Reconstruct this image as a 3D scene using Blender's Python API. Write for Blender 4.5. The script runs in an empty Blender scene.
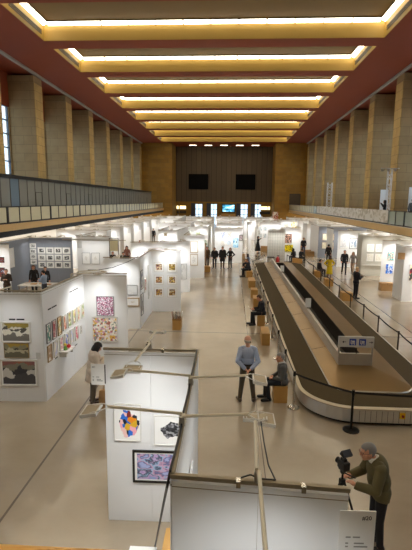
import bpy, bmesh, math, random
from mathutils import Vector, Matrix, Euler
import numpy as np

sc = bpy.context.scene
COL = sc.collection
PI = math.pi
random.seed(7)

# ------------------------------------------------------------------ camera, world, exposure
EYE = 5.2
def camera():
    d = Vector((25, 74, -448)).normalized()
    u = Vector((24, 2700, 448)); u = (u - u.dot(d) * d).normalized()
    r = d.cross(u)
    M = Matrix((r, d, u))                      # camera axes seen in world axes
    cam = bpy.data.cameras.new('camera'); o = bpy.data.objects.new('camera', cam); COL.objects.link(o)
    o.matrix_world = Matrix.Translation((0, 0, EYE)) @ M.to_4x4()
    cam.sensor_fit = 'VERTICAL'; cam.sensor_height = 24.0; cam.lens = 448.0 / 550.0 * 24.0
    cam.clip_start = 0.05; cam.clip_end = 400
    sc.camera = o
camera()
w = bpy.data.worlds.new('sky'); sc.world = w; w.use_nodes = True
bgn = w.node_tree.nodes['Background']; bgn.inputs[0].default_value = (0.58, 0.78, 1.0, 1); bgn.inputs[1].default_value = 1.7
sc.view_settings.view_transform = 'Standard'; sc.view_settings.look = 'None'
sc.view_settings.gamma = 1.0; sc.view_settings.use_curve_mapping = False
sc.view_settings.exposure = 0.55
COVE = 7.4            # strength of the ceiling cove lights
FAR = 2.5              # how much stronger the floods of the distant rows are
SOFFIT = 170.0        # watts of a lamp under the side balconies
LAMP = 140.0           # watts of a spotlight at a booth

# ------------------------------------------------------------------ materials
def lin(h):
    h = h.lstrip('#'); c = [int(h[i:i+2], 16) / 255 for i in (0, 2, 4)]
    return tuple((x / 12.92 if x <= .04045 else ((x + .055) / 1.055) ** 2.4) for x in c) + (1,)
MATS = {}
def mat(name, col, rough=.6, metal=0., emit=0., alpha=1., spec=.5, bump=0., bscale=20., var=0., vscale=3.):
    if name in MATS: return MATS[name]
    m = bpy.data.materials.new(name); m.use_nodes = True
    nt = m.node_tree; b = nt.nodes['Principled BSDF']
    c = lin(col) if isinstance(col, str) else col
    b.inputs['Base Color'].default_value = c; b.inputs['Roughness'].default_value = rough
    b.inputs['Metallic'].default_value = metal; b.inputs['Alpha'].default_value = alpha
    b.inputs['Specular IOR Level'].default_value = spec
    if emit:
        b.inputs['Emission Color'].default_value = c; b.inputs['Emission Strength'].default_value = emit
    if bump or var:
        tc = nt.nodes.new('ShaderNodeTexCoord'); nz = nt.nodes.new('ShaderNodeTexNoise')
        nz.inputs['Scale'].default_value = vscale if var else bscale; nz.inputs['Detail'].default_value = 6
        nt.links.new(tc.outputs['Object'], nz.inputs['Vector'])
        if var:
            mr = nt.nodes.new('ShaderNodeMapRange'); mr.inputs[3].default_value = 1 - var; mr.inputs[4].default_value = 1 + var
            hs = nt.nodes.new('ShaderNodeHueSaturation'); hs.inputs['Color'].default_value = c
            nt.links.new(nz.outputs[0], mr.inputs[0]); nt.links.new(mr.outputs[0], hs.inputs['Value'])
            nt.links.new(hs.outputs[0], b.inputs['Base Color'])
        if bump:
            bp = nt.nodes.new('ShaderNodeBump'); bp.inputs['Strength'].default_value = bump
            nz2 = nt.nodes.new('ShaderNodeTexNoise'); nz2.inputs['Scale'].default_value = bscale
            nt.links.new(tc.outputs['Object'], nz2.inputs['Vector'])
            nt.links.new(nz2.outputs[0], bp.inputs['Height']); nt.links.new(bp.outputs[0], b.inputs['Normal'])
    MATS[name] = m
    return m

def stone_mat(nm='limestone_blocks', c1='#a08459', c2='#967a4f'):
    m = bpy.data.materials.new(nm); m.use_nodes = True; nt = m.node_tree; b = nt.nodes['Principled BSDF']
    g = nt.nodes.new('ShaderNodeNewGeometry'); sp = nt.nodes.new('ShaderNodeSeparateXYZ'); cb = nt.nodes.new('ShaderNodeCombineXYZ')
    ad = nt.nodes.new('ShaderNodeMath'); ad.operation = 'ADD'
    nt.links.new(g.outputs['Position'], sp.inputs[0])
    nt.links.new(sp.outputs[0], ad.inputs[0]); nt.links.new(sp.outputs[1], ad.inputs[1])
    nt.links.new(ad.outputs[0], cb.inputs[0]); nt.links.new(sp.outputs[2], cb.inputs[1])
    br = nt.nodes.new('ShaderNodeTexBrick'); br.inputs['Scale'].default_value = 1.0
    br.inputs['Brick Width'].default_value = 1.6; br.inputs['Row Height'].default_value = .78
    br.inputs['Mortar Size'].default_value = .012
    br.inputs['Color1'].default_value = lin(c1); br.inputs['Color2'].default_value = lin(c2); br.inputs['Mortar'].default_value = lin('#75623f')
    nt.links.new(cb.outputs[0], br.inputs['Vector'])
    nz = nt.nodes.new('ShaderNodeTexNoise'); nz.inputs['Scale'].default_value = 1.3; nz.inputs['Detail'].default_value = 8
    nt.links.new(g.outputs['Position'], nz.inputs['Vector'])
    mr = nt.nodes.new('ShaderNodeMapRange'); mr.inputs[3].default_value = .78; mr.inputs[4].default_value = 1.2
    hs = nt.nodes.new('ShaderNodeHueSaturation')
    nt.links.new(nz.outputs[0], mr.inputs[0]); nt.links.new(mr.outputs[0], hs.inputs['Value']); nt.links.new(br.outputs[0], hs.inputs['Color'])
    nt.links.new(hs.outputs[0], b.inputs['Base Color']); b.inputs['Roughness'].default_value = .75
    return m

def floor_mat():
    m = bpy.data.materials.new('polished_floor'); m.use_nodes = True; nt = m.node_tree; b = nt.nodes['Principled BSDF']; L = nt.links.new
    g = nt.nodes.new('ShaderNodeNewGeometry')
    nz = nt.nodes.new('ShaderNodeTexNoise'); nz.inputs['Scale'].default_value = .55; nz.inputs['Detail'].default_value = 10; nz.inputs['Roughness'].default_value = .65
    mp = nt.nodes.new('ShaderNodeMapping'); mp.inputs['Scale'].default_value = (1, 1.3, 1)
    L(g.outputs['Position'], mp.inputs[0]); L(mp.outputs[0], nz.inputs['Vector'])
    cr = nt.nodes.new('ShaderNodeValToRGB')
    cr.color_ramp.elements[0].position = .3; cr.color_ramp.elements[0].color = lin('#9a8b75')
    cr.color_ramp.elements[1].position = .7; cr.color_ramp.elements[1].color = lin('#aa9b84')
    L(nz.outputs[0], cr.inputs[0])
    sp = nt.nodes.new('ShaderNodeSeparateXYZ'); L(g.outputs['Position'], sp.inputs[0])
    def line(axis, at, wd):
        a = nt.nodes.new('ShaderNodeMath'); a.operation = 'SUBTRACT'; L(sp.outputs[axis], a.inputs[0]); a.inputs[1].default_value = at
        c = nt.nodes.new('ShaderNodeMath'); c.operation = 'ABSOLUTE'; L(a.outputs[0], c.inputs[0])
        d = nt.nodes.new('ShaderNodeMath'); d.operation = 'LESS_THAN'; L(c.outputs[0], d.inputs[0]); d.inputs[1].default_value = wd
        return d
    fac = None
    for ax, at, wd in ((0, -3.68, .022), (1, 17.3, .03), (0, .75, .012), (1, 30.6, .03), (1, 44, .03), (0, 7.4, .02)):
        n = line(ax, at, wd)
        if fac is None: fac = n
        else:
            mx = nt.nodes.new('ShaderNodeMath'); mx.operation = 'MAXIMUM'; L(fac.outputs[0], mx.inputs[0]); L(n.outputs[0], mx.inputs[1]); fac = mx
    mul = nt.nodes.new('ShaderNodeMath'); mul.operation = 'MULTIPLY'; L(fac.outputs[0], mul.inputs[0]); mul.inputs[1].default_value = .75
    mix = nt.nodes.new('ShaderNodeMixRGB'); L(mul.outputs[0], mix.inputs[0]); L(cr.outputs[0], mix.inputs[1]); mix.inputs[2].default_value = lin('#4a4038')
    L(mix.outputs[0], b.inputs['Base Color'])
    b.inputs['Roughness'].default_value = .17; b.inputs['Specular IOR Level'].default_value = .75
    return m

def plank_mat(name, c1, c2, wd):
    m = bpy.data.materials.new(name); m.use_nodes = True; nt = m.node_tree; b = nt.nodes['Principled BSDF']; L = nt.links.new
    g = nt.nodes.new('ShaderNodeNewGeometry'); sp = nt.nodes.new('ShaderNodeSeparateXYZ'); cb = nt.nodes.new('ShaderNodeCombineXYZ')
    L(g.outputs['Position'], sp.inputs[0]); L(sp.outputs[2], cb.inputs[0]); L(sp.outputs[0], cb.inputs[1])
    br = nt.nodes.new('ShaderNodeTexBrick'); br.inputs['Scale'].default_value = 1; br.inputs['Brick Width'].default_value = 40
    br.inputs['Row Height'].default_value = wd; br.inputs['Mortar Size'].default_value = .03
    br.inputs['Color1'].default_value = lin(c1); br.inputs['Color2'].default_value = lin(c2); br.inputs['Mortar'].default_value = lin('#15100b')
    L(cb.outputs[0], br.inputs['Vector']); L(br.outputs[0], b.inputs['Base Color']); b.inputs['Roughness'].default_value = .6
    return m

def art_mat(name, palette, scale=6., kind='noise', margin=0., seed=0., paper='#f1efe9', ratio=1.0):
    """a printed picture: a colour pattern of its own, on paper; coordinates run over the print itself"""
    if name in MATS: return MATS[name]
    m = bpy.data.materials.new(name); m.use_nodes = True; nt = m.node_tree; b = nt.nodes['Principled BSDF']; L = nt.links.new
    tc = nt.nodes.new('ShaderNodeTexCoord'); mp = nt.nodes.new('ShaderNodeMapping')
    mp.inputs['Location'].default_value = (seed * 3.7, seed * 1.3, seed * 2.1); mp.inputs['Scale'].default_value = (1, 1, ratio)
    L(tc.outputs['Generated'], mp.inputs[0])
    if kind == 'cells':
        t = nt.nodes.new('ShaderNodeTexVoronoi'); t.inputs['Scale'].default_value = scale
        L(mp.outputs[0], t.inputs['Vector'])
        s = nt.nodes.new('ShaderNodeSeparateColor'); L(t.outputs['Color'], s.inputs[0]); src = s.outputs[0]
    elif kind == 'waves':
        t = nt.nodes.new('ShaderNodeTexWave'); t.bands_direction = 'Z'; t.inputs['Scale'].default_value = scale; t.inputs['Distortion'].default_value = 9
        t.inputs['Detail'].default_value = 3; t.inputs['Detail Scale'].default_value = 1.6
        L(mp.outputs[0], t.inputs['Vector']); src = t.outputs['Fac']
    elif kind == 'hills':
        # layered ridges: first colour is the sky, the others ridges from the back to the front
        sp = nt.nodes.new('ShaderNodeSeparateXYZ'); L(tc.outputs['Generated'], sp.inputs[0]); out = None
        for i, c in enumerate(palette[2:]):
            cb = nt.nodes.new('ShaderNodeCombineXYZ'); L(sp.outputs[0], cb.inputs[0]); cb.inputs[1].default_value = seed*5.1 + i*1.37
            zz = nt.nodes.new('ShaderNodeMath'); zz.operation = 'MULTIPLY'; zz.inputs[1].default_value = .45; L(sp.outputs[2], zz.inputs[0]); L(zz.outputs[0], cb.inputs[2])
            nz = nt.nodes.new('ShaderNodeTexNoise'); nz.inputs['Scale'].default_value = scale; nz.inputs['Detail'].default_value = 5; L(cb.outputs[0], nz.inputs['Vector'])
            h = nt.nodes.new('ShaderNodeMath'); h.operation = 'MULTIPLY_ADD'; h.inputs[1].default_value = 1.1; h.inputs[2].default_value = .28 - .15*i; L(nz.outputs[0], h.inputs[0])
            lt = nt.nodes.new('ShaderNodeMath'); lt.operation = 'LESS_THAN'; L(sp.outputs[2], lt.inputs[0]); L(h.outputs[0], lt.inputs[1])
            if out is None:
                nz0 = nt.nodes.new('ShaderNodeTexNoise'); nz0.inputs['Scale'].default_value = 1.6; L(mp.outputs[0], nz0.inputs['Vector'])
                sk = nt.nodes.new('ShaderNodeMixRGB'); L(nz0.outputs[0], sk.inputs[0]); sk.inputs[1].default_value = lin(palette[0]); sk.inputs[2].default_value = lin(palette[1]); out = sk.outputs[0]
            mx = nt.nodes.new('ShaderNodeMixRGB'); L(lt.outputs[0], mx.inputs[0]); L(out, mx.inputs[1]); mx.inputs[2].default_value = lin(c); out = mx.outputs[0]
        L(out, b.inputs['Base Color']); b.inputs['Roughness'].default_value = .35; MATS[name] = m
        return m
    else:
        t = nt.nodes.new('ShaderNodeTexNoise'); t.inputs['Scale'].default_value = scale; t.inputs['Detail'].default_value = 4
        L(mp.outputs[0], t.inputs['Vector'])
        mr = nt.nodes.new('ShaderNodeMapRange'); mr.inputs[1].default_value = .3; mr.inputs[2].default_value = .7
        L(t.outputs[0], mr.inputs[0]); src = mr.outputs[0]
    cr = nt.nodes.new('ShaderNodeValToRGB'); cr.color_ramp.interpolation = 'LINEAR' if kind == 'soft' else 'CONSTANT'
    els = cr.color_ramp.elements
    while len(els) < len(palette): els.new(.5)
    for i, c in enumerate(palette):
        els[i].position = i / len(palette); els[i].color = lin(c)
    L(src, cr.inputs[0]); out = cr.outputs[0]
    if margin or kind == 'land':
        # the motif sits in the middle of the sheet with a ragged outline
        v = nt.nodes.new('ShaderNodeVectorMath'); v.operation = 'SUBTRACT'; v.inputs[1].default_value = (.5, .5, .5); L(tc.outputs['Generated'], v.inputs[0])
        sp = nt.nodes.new('ShaderNodeSeparateXYZ'); L(v.outputs[0], sp.inputs[0])
        cb = nt.nodes.new('ShaderNodeCombineXYZ'); L(sp.outputs[0], cb.inputs[0]); L(sp.outputs[2], cb.inputs[1])
        ln = nt.nodes.new('ShaderNodeVectorMath'); ln.operation = 'LENGTH'; L(cb.outputs[0], ln.inputs[0])
        nz = nt.nodes.new('ShaderNodeTexNoise'); nz.inputs['Scale'].default_value = 4.; L(mp.outputs[0], nz.inputs['Vector'])
        a = nt.nodes.new('ShaderNodeMath'); a.operation = 'MULTIPLY_ADD'; a.inputs[1].default_value = .55; L(nz.outputs[0], a.inputs[0]); L(ln.outputs['Value'], a.inputs[2])
        lt = nt.nodes.new('ShaderNodeMath'); lt.operation = 'LESS_THAN'; lt.inputs[1].default_value = .5 + .275 - margin; L(a.outputs[0], lt.inputs[0])
        mx = nt.nodes.new('ShaderNodeMixRGB'); mx.inputs[1].default_value = lin(paper); L(lt.outputs[0], mx.inputs[0]); L(out, mx.inputs[2]); out = mx.outputs[0]
    L(out, b.inputs['Base Color']); b.inputs['Roughness'].default_value = .35
    MATS[name] = m
    return m

STONE = stone_mat(); FLOOR = floor_mat()
PLANK = plank_mat('dark_wood_planks', '#5a4a34', '#524330', 1.05)
RED = mat('oxide_red_plaster', '#88370c', .7, var=.08, vscale=.5)
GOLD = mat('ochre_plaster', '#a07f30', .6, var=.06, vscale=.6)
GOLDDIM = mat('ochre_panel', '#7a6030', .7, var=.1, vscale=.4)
GOLDSTONE = None
COVEM = mat('cove_light', (1, .91, .72, 1), emit=COVE)
VENT = mat('dark_vent', '#3a2a14', .6)
TRIM = mat('grey_trim', '#a89c8c', .6)
WHITEWALL = mat('white_render', '#d9d5cc', .8)
PANEL = mat('white_partition_paint', '#e6e5e2', .5, spec=.3)
GREYPANEL = mat('grey_partition_paint', '#878b93', .6, spec=.3)
BEIGEPANEL = mat('greige_partition_paint', '#b9b5a8', .6, spec=.3)
ALU = mat('aluminium', '#b7b1a4', .35, .9)
ALUDK = mat('dark_metal_edge', '#3d362c', .5, .4)
ARM = mat('pale_lacquered_arm', '#cfc5ae', .4, .2)
HEAD = mat('lamp_head_metal', '#a5977d', .45, .4)
LENS = mat('lamp_lens', (1, .96, .88, 1), emit=5.)
BLACK = mat('black_plastic', '#141212', .5)
BLACKM = mat('black_metal', '#1b1917', .4, .6)
TAN = mat('tan_fascia_wood', '#c8a468', .5, var=.06, vscale=1.2)
RAILW = mat('oiled_wood_handrail', '#efb65c', .4, var=.1, vscale=3)
DARKFASCIA = mat('dark_glazed_fascia', '#0f1318', .5, spec=.2)
CREAM = mat('cream_glazing', '#d2ccab', .25, alpha=.95)
GREENGLASS = mat('greenish_glazing', '#a9b6aa', .15, alpha=.8)
GLASSW = mat('grey_tinted_glazing', '#9a9d97', .12, alpha=.85)
GLASSB = mat('blue_tinted_glazing', '#8197aa', .12, alpha=.85)
WINGLASS = mat('clear_window_glazing', '#cfe0ea', .1, alpha=.12)
BLUEFR = mat('blue_grey_window_frame', '#4f5d6b', .5)
BELT = mat('dark_rubber_belt', '#4a3d24', .8, spec=.2, var=.08, vscale=14)
DECK = mat('brushed_deck_plates', '#8f7243', .33, .7, var=.2, vscale=1.1)
STEEL = mat('brushed_stainless', '#c9c5bd', .32, .6, var=.1, vscale=4)
TRENCH = mat('dark_inner_lining', '#2a2218', .6)
PLY = mat('plywood', '#b98c4a', .55, var=.1, vscale=5)
PLYD = mat('plywood_edge', '#9a703a', .6)
CARD = mat('brown_cardboard', '#b08a5c', .8, var=.06)
FRW = mat('white_frame', '#d9d5cc', .5); FRB = mat('black_frame', '#17140f', .4); FRO = mat('oak_frame', '#a98a5c', .5); FRG = mat('grey_frame', '#8d8c8a', .5)
MATB = mat('white_passepartout', '#f2f0ea', .7)
CHROME = mat('polished_chrome', '#cfccc6', .18, 1.)
BRONZE = mat('brown_metal_post', '#4b4034', .4, .6)
WEB = mat('black_webbing', '#17130f', .7)
INK = mat('black_ink', '#1a1a1a', .7)
INKG = mat('grey_ink', '#9a968f', .7)
PAPER = mat('white_paper', '#efede7', .7)
SKIN = [mat('skin_fair', '#d49b7c', .5), mat('skin_medium', '#b87d5c', .5), mat('skin_brown', '#7d523b', .5)]

# ------------------------------------------------------------------ mesh helpers
class MB:
    def __init__(s): s.v = []; s.f = []
    def add(s, vs, fs):
        n = len(s.v); s.v += [tuple(v) for v in vs]; s.f += [tuple(i + n for i in f) for f in fs]; return s
    def box(s, x0, x1, y0, y1, z0, z1):
        return s.add([(x0,y0,z0),(x1,y0,z0),(x1,y1,z0),(x0,y1,z0),(x0,y0,z1),(x1,y0,z1),(x1,y1,z1),(x0,y1,z1)],
                     [(0,3,2,1),(4,5,6,7),(0,1,5,4),(1,2,6,5),(2,3,7,6),(3,0,4,7)])
    def obox(s, c, ax, ay, az):
        c, ax, ay, az = map(Vector, (c, ax, ay, az))
        vs = [c + i*ax + j*ay + k*az for k in (-1,1) for i,j in ((-1,-1),(1,-1),(1,1),(-1,1))]
        return s.add(vs, [(0,3,2,1),(4,5,6,7),(0,1,5,4),(1,2,6,5),(2,3,7,6),(3,0,4,7)])
    def tube(s, p, q, r, r2=None, n=10):
        p, q = Vector(p), Vector(q); r2 = r if r2 is None else r2
        d = (q - p).normalized(); a = d.orthogonal().normalized(); b = d.cross(a)
        vs = [p + r*(math.cos(t)*a + math.sin(t)*b) for t in [2*PI*i/n for i in range(n)]]
        vs += [q + r2*(math.cos(t)*a + math.sin(t)*b) for t in [2*PI*i/n for i in range(n)]]
        fs = [(i, (i+1) % n, n + (i+1) % n, n + i) for i in range(n)] + [tuple(range(n))[::-1], tuple(range(n, 2*n))]
        return s.add(vs, fs)
    def path(s, pts, r, n=8):
        for a, b in zip(pts, pts[1:]): s.tube(a, b, r, n=n)
        return s
    def ball(s, c, rx, ry=None, rz=None, nu=14, nv=8, R=None):
        ry = rx if ry is None else ry; rz = rx if rz is None else rz; c = Vector(c)
        vs = [Vector((0,0,-rz))]
        for j in range(1, nv):
            t = -PI/2 + PI*j/nv
            for i in range(nu):
                p = 2*PI*i/nu; vs.append(Vector((rx*math.cos(t)*math.cos(p), ry*math.cos(t)*math.sin(p), rz*math.sin(t))))
        vs.append(Vector((0,0,rz)))
        if R is not None: vs = [R @ v for v in vs]
        vs = [v + c for v in vs]
        fs = [(0, 1 + (i+1) % nu, 1 + i) for i in range(nu)]
        for j in range(nv-2):
            for i in range(nu):
                a = 1 + j*nu + i; b = 1 + j*nu + (i+1) % nu; fs.append((a, b, b+nu, a+nu))
        t = len(vs)-1; k = 1 + (nv-2)*nu
        fs += [(k+i, k+(i+1) % nu, t) for i in range(nu)]
        return s.add(vs, fs)
    def lathe(s, prof, c=(0,0,0), n=20):
        vs = []; fs = []; m = len(prof)
        for r, z in prof:
            for i in range(n):
                t = 2*PI*i/n; vs.append((c[0]+r*math.cos(t), c[1]+r*math.sin(t), c[2]+z))
        for j in range(m-1):
            for i in range(n): fs.append((j*n+i, j*n+(i+1) % n, (j+1)*n+(i+1) % n, (j+1)*n+i))
        fs += [tuple(range(n))[::-1], tuple(range((m-1)*n, m*n))]
        return s.add(vs, fs)
    def loft(s, rings, cap=True):
        n = len(rings[0]); vs = [p for r in rings for p in r]; fs = []
        for j in range(len(rings)-1):
            for i in range(n): fs.append((j*n+i, j*n+(i+1) % n, (j+1)*n+(i+1) % n, (j+1)*n+i))
        if cap: fs += [tuple(range(n))[::-1], tuple(range((len(rings)-1)*n, len(rings)*n))]
        return s.add(vs, fs)
    def prism(s, poly, z0, z1):
        n = len(poly); vs = [(x,y,z0) for x,y in poly] + [(x,y,z1) for x,y in poly]
        return s.add(vs, [(i,(i+1)%n,n+(i+1)%n,n+i) for i in range(n)] + [tuple(range(n))[::-1], tuple(range(n,2*n))])
    def build(s, name, m, parent=None, loc=None, smooth=False, bevel=0., off=None):
        me = bpy.data.meshes.new(name); vs = s.v
        if off is not None: vs = [(v[0]-off[0], v[1]-off[1], v[2]-off[2]) for v in vs]
        me.from_pydata(vs, [], s.f); me.materials.append(m)
        if smooth: me.polygons.foreach_set('use_smooth', [True]*len(me.polygons))
        o = bpy.data.objects.new(name, me); COL.objects.link(o)
        if parent is not None: o.parent = parent
        if loc is not None: o.location = loc
        if bevel:
            b = o.modifiers.new('bevel', 'BEVEL'); b.width = bevel; b.segments = 2; b.limit_method = 'ANGLE'
        return o

def tag(o, label=None, cat=None, group=None, kind=None):
    if label: o['label'] = label
    if cat: o['category'] = cat
    if group: o['group'] = group
    if kind: o['kind'] = kind
    return o
def thing(name, label, cat, loc=(0,0,0), rz=0., group=None):
    o = bpy.data.objects.new(name, None); COL.objects.link(o); o.location = loc; o.rotation_euler = (0,0,rz); o.empty_display_size = .2
    return tag(o, label, cat, group)
def struct(name, mb, m, label=None, **k):
    return tag(mb.build(name, m, **k), label, None, None, 'structure')

def text_mesh(name, s, size, m, parent, loc, rot=(PI/2,0,0), align='LEFT'):
    cu = bpy.data.curves.new(name, 'FONT'); cu.body = s; cu.size = size; cu.align_x = align; cu.extrude = .0008
    o = bpy.data.objects.new(name + '_src', cu); COL.objects.link(o)
    dg = bpy.context.evaluated_depsgraph_get(); dg.update()
    me = bpy.data.meshes.new_from_object(o.evaluated_get(dg)); COL.objects.unlink(o); bpy.data.objects.remove(o)
    me.materials.clear(); me.materials.append(m)
    r = bpy.data.objects.new(name, me); COL.objects.link(r); r.parent = parent; r.location = loc; r.rotation_euler = rot
    return r

# ------------------------------------------------------------------ the hall
ZC = 16.3; XL = -17.8; XR = 14.6; PER = 7.85; CX0, CX1 = -13.5, 10.3; YE = 90.0; YB = 96.0; YF = -13.0
COLY = [41.4 + PER*k for k in range(-6, 7)]
struct('floor', MB().box(-22, 19, YF, YB+8, -.2, 0), FLOOR)

# ceiling: one red soffit with the openings of the coffers left free
COF = [(27.3 + PER*k, 33.5 + PER*k) for k in range(-4, 8)]
cm = MB()
cm.box(-20.4, CX0, YF, YB+.5, ZC, ZC+.3); cm.box(CX1, 17.2, YF, YB+.5, ZC, ZC+.3)
prev = YF
for a, b in COF: cm.box(CX0, CX1, prev, a, ZC, ZC+.3); prev = b
cm.box(CX0, CX1, prev, YB+.5, ZC, ZC+.3)
struct('ceiling', cm, RED)
ROOF = MB().box(-20.6, 17.4, YF, YB+.5, 18.6, 18.8); struct('ceiling_roof_deck', ROOF, RED)

ORD = ['nearest', 'second', 'third', 'fourth', 'fifth', 'sixth', 'seventh', 'eighth', 'ninth', 'tenth', 'eleventh', 'twelfth', 'thirteenth', 'fourteenth']
nvis = 0
for k, (a, b) in enumerate(COF):
    ordn = ORD[k-4] if k >= 4 else None
    lab = ('ochre coffer with glowing rim light in the red ceiling, %s of those in view' % ordn) if ordn else 'ochre ceiling coffer with glowing rim light high behind the viewpoint'
    t = thing('coffer_light', lab, 'ceiling light', (0, a, ZC), 0, 'coffer lights down the middle of the ceiling')
    L = b - a; H1 = 1.02
    m = MB()                                                      # walls of the well
    m.box(CX0-.08, CX0, 0, L, .301, 2.0); m.box(CX1, CX1+.08, 0, L, .301, 2.0)
    m.box(CX0-.08, CX1+.08, -.08, 0, .301, 2.0); m.box(CX0-.08, CX1+.08, L, L+.08, .301, 2.0)
    # face down to the red soffit, a hair inside the opening
    m.box(CX0, CX0+.04, 0, L, .02, H1); m.box(CX1-.04, CX1, 0, L, .02, H1); m.box(CX0+.04, CX1-.04, .0, .04, .02, H1); m.box(CX0+.04, CX1-.04, L-.04, L, .02, H1)
    m.build('well_wall', GOLD, t)
    st = .30; rise = .15
    for (p0, p1, inw) in (((CX0+.05, .05), (CX0+.05, L-.05), (1, 0)), ((CX1-.05, L-.05), (CX1-.05, .05), (-1, 0)), ((CX1-.05-st, L-.05), (CX0+.05+st, L-.05), (0, -1)), ((CX0+.05+st, .05), (CX1-.05-st, .05), (0, 1))):
        s = MB(); p0, p1 = Vector((*p0, H1)), Vector((*p1, H1)); iv = Vector((inw[0]*st, inw[1]*st, rise)); d = p1 - p0
        n = max(3, round(d.length/1.85)); g = .05/d.length
        nr = Vector((-inw[0]*rise, -inw[1]*rise, st)).normalized()*.015
        for i in range(n):
            s.obox(p0 + d*((i+.5)/n) + iv/2, d*(.5/n-g), iv/2, nr)
        s.build('light_strip', COVEM, t)
    e = MB(); st += .08
    zt_ = H1 + rise
    e.box(CX0+st, CX1-st, L-st-.05, L-st, zt_-.02, zt_+.12); e.box(CX0+st, CX1-st, st, st+.05, zt_-.02, zt_+.12)
    e.box(CX0+st, CX0+st+.05, st+.05, L-st-.05, zt_-.02, zt_+.12); e.box(CX1-st-.05, CX1-st, st+.05, L-st-.05, zt_-.02, zt_+.12)
    e.build('panel_rim', VENT, t)
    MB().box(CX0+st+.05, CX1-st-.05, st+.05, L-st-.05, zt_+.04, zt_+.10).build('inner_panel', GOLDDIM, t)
    for sx in (0, 1):
        v = MB(); x0, x1 = (CX0+.04, CX0+.07) if sx == 0 else (CX1-.07, CX1-.04)
        for z in (.30, .42, .54): v.box(x0, x1, 1.0, L-.5, z, z+.075)
        v.build('air_vent', VENT, t)

# side walls
for side, xo, xi in (('left', XL-2.4, XL), ('right', XR+2.4, XR)):
    sg = -1 if side == 'left' else 1
    m = MB(); x0, x1 = sorted((xo, xo + sg*.3))
    m.box(x0, x1, YF, YB, 3.3, 5.0)
    struct('wall_' + side + '_lower', MB().box(x0, x1, YF, YB, 0, 3.3), WHITEWALL)
    r = MB(); r.box(x0, x1, YF, YB, 13.4, ZC)
    ys = [YF] + [y for c in COLY for y in (c-1.2, c+2.7)] + [YB]
    for i in range(0, len(ys), 2): pass
    bays = []
    for i, c in enumerate(COLY):
        a = c + 1.75 + .15; b = (COLY[i+1] - .15) if i+1 < len(COLY) else YE
        if b - a > 1: bays.append((a, b))
    last = YF
    for a, b in bays: m.box(x0, x1, last, a, 5.0, 13.4); last = b
    m.box(x0, x1, last, YB, 5.0, 13.4)
    struct('wall_' + side, m, STONE)
    struct('trim_' + ('1' if side == 'left' else '2'), MB().box(*sorted((xi, xi - sg*.28)), YF, YE, ZC-.16, ZC-.001), TRIM)
    struct('wall_' + side + '_upper', r, RED)
    wn = 1 if side == 'left' else 21
    for a, b in bays:
        f = MB(); xx0, xx1 = sorted((xo+sg*.08, xo+sg*.2)); n = 4
        for i in range(n+1):
            y = a + (b-a)*i/n; f.box(xx0, xx1, y-.05, y+.05, 5.0, 13.4)
        for j in range(8):
            z = 5.0 + 8.4*j/7; f.box(xx0, xx1, a, b, z-.05, z+.05)
        o = struct('window_%d' % wn, f, BLUEFR); wn += 1
        MB().box(xo+sg*.13-.01, xo+sg*.13+.01, a, b, 5.0, 13.4).build('pane', WINGLASS, o)

# pillars
LITEDGE = stone_mat('cove_lit_edge_stone', '#c4a465', '#b8985a')  # inner pillar faces coloured lighter and yellower, standing in for the warm cove light
for side, xi, sg in (('left', XL, -1), ('right', XR, 1)):
    vis = [c for c in COLY if c > (30 if sg < 0 else 39)]
    for c in COLY:
        if c > YE - 1.5: continue
        if c in vis: lab = 'tall limestone block pillar above the %s balcony, %s of those in view from the front' % (side, ORD[vis.index(c)])
        else: lab = 'tall limestone block pillar above the %s balcony beside or behind the viewpoint' % side
        p = thing('stone_pillar', lab, 'pillar', (xi + sg*1.2, c+.85, 3.6), 0, 'limestone pillars along the %s side' % side)
        MB().box(-1.19, 1.19, -.85, .85, 0, 11.9).build('shaft', STONE, p, bevel=.03)
        MB().box(*sorted((-sg*1.19, -sg*1.24)), -.83, .83, .22, 11.88).build('cove_lit_facing', LITEDGE, p)
        MB().box(-1.2, 1.2, -.89, .89, 11.9, ZC-3.6-.17).build('cap_block', STONE, p, bevel=.02)
        MB().box(-1.2, 1.2, -.88, .88, 0.001, .22).build('plinth', STONE, p)

# end wall: two stone flanks, a recess of dark planks, doors with daylight behind
GW = stone_mat('ochre_stone_blocks', '#946c22', '#85601a')
m = MB(); m.box(-20.4, -11.7, YE, YB+.4, 0, ZC); struct('wall_end_flank_left', m, GW)
m = MB(); m.box(8.5, 17.2, YE, YB+.4, 0, ZC); struct('wall_end_flank_right', m, GW)
m = MB(); m.box(-11.69, 8.49, YB, YB+.4, 5.0, ZC); struct('wall_end', m, PLANK)
DOORS = [(-7.6, -6.0), (-4.3, -2.9), (2.0, 3.6), (5.0, 6.4)]
m = MB(); last = -11.69
for a, b in DOORS: m.box(last, a, YB, YB+.4, 0, 5.0); last = b
m.box(last, 8.49, YB, YB+.4, 0, 5.0)
for a, b in DOORS: m.box(a, b, YB, YB+.4, 4.6, 5.0)
struct('wall_end_lower', m, GW)
DOORFR = mat('dark_blue_door_frame', '#27303f', .4)
for i, (a, b) in enumerate(DOORS):
    f = MB()
    for x in (a, (a+b)/2-.05, b-.1): f.box(x, x+.1, YB+.1, YB+.22, 0, 4.6)
    for z in (0.02, 1.1, 2.3, 3.4, 4.5): f.box(a, b, YB+.1, YB+.22, z, z+.1)
    o = struct('door_%d' % (i+1), f, DOORFR)
    MB().box(a, b, YB+.15, YB+.17, .02, 4.6).build('pane', WINGLASS, o)
    g = MB().box(a-.85, a-.05, YB-.12, YB-.02, 0, 4.7)
    tag(g.build('door_shutter', DOORFR), 'dark blue shutter leaf standing left of end wall doorway, %s from the left' % ORD[i].replace('nearest', 'first'), 'shutter', 'shutters beside the end doors')
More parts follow.
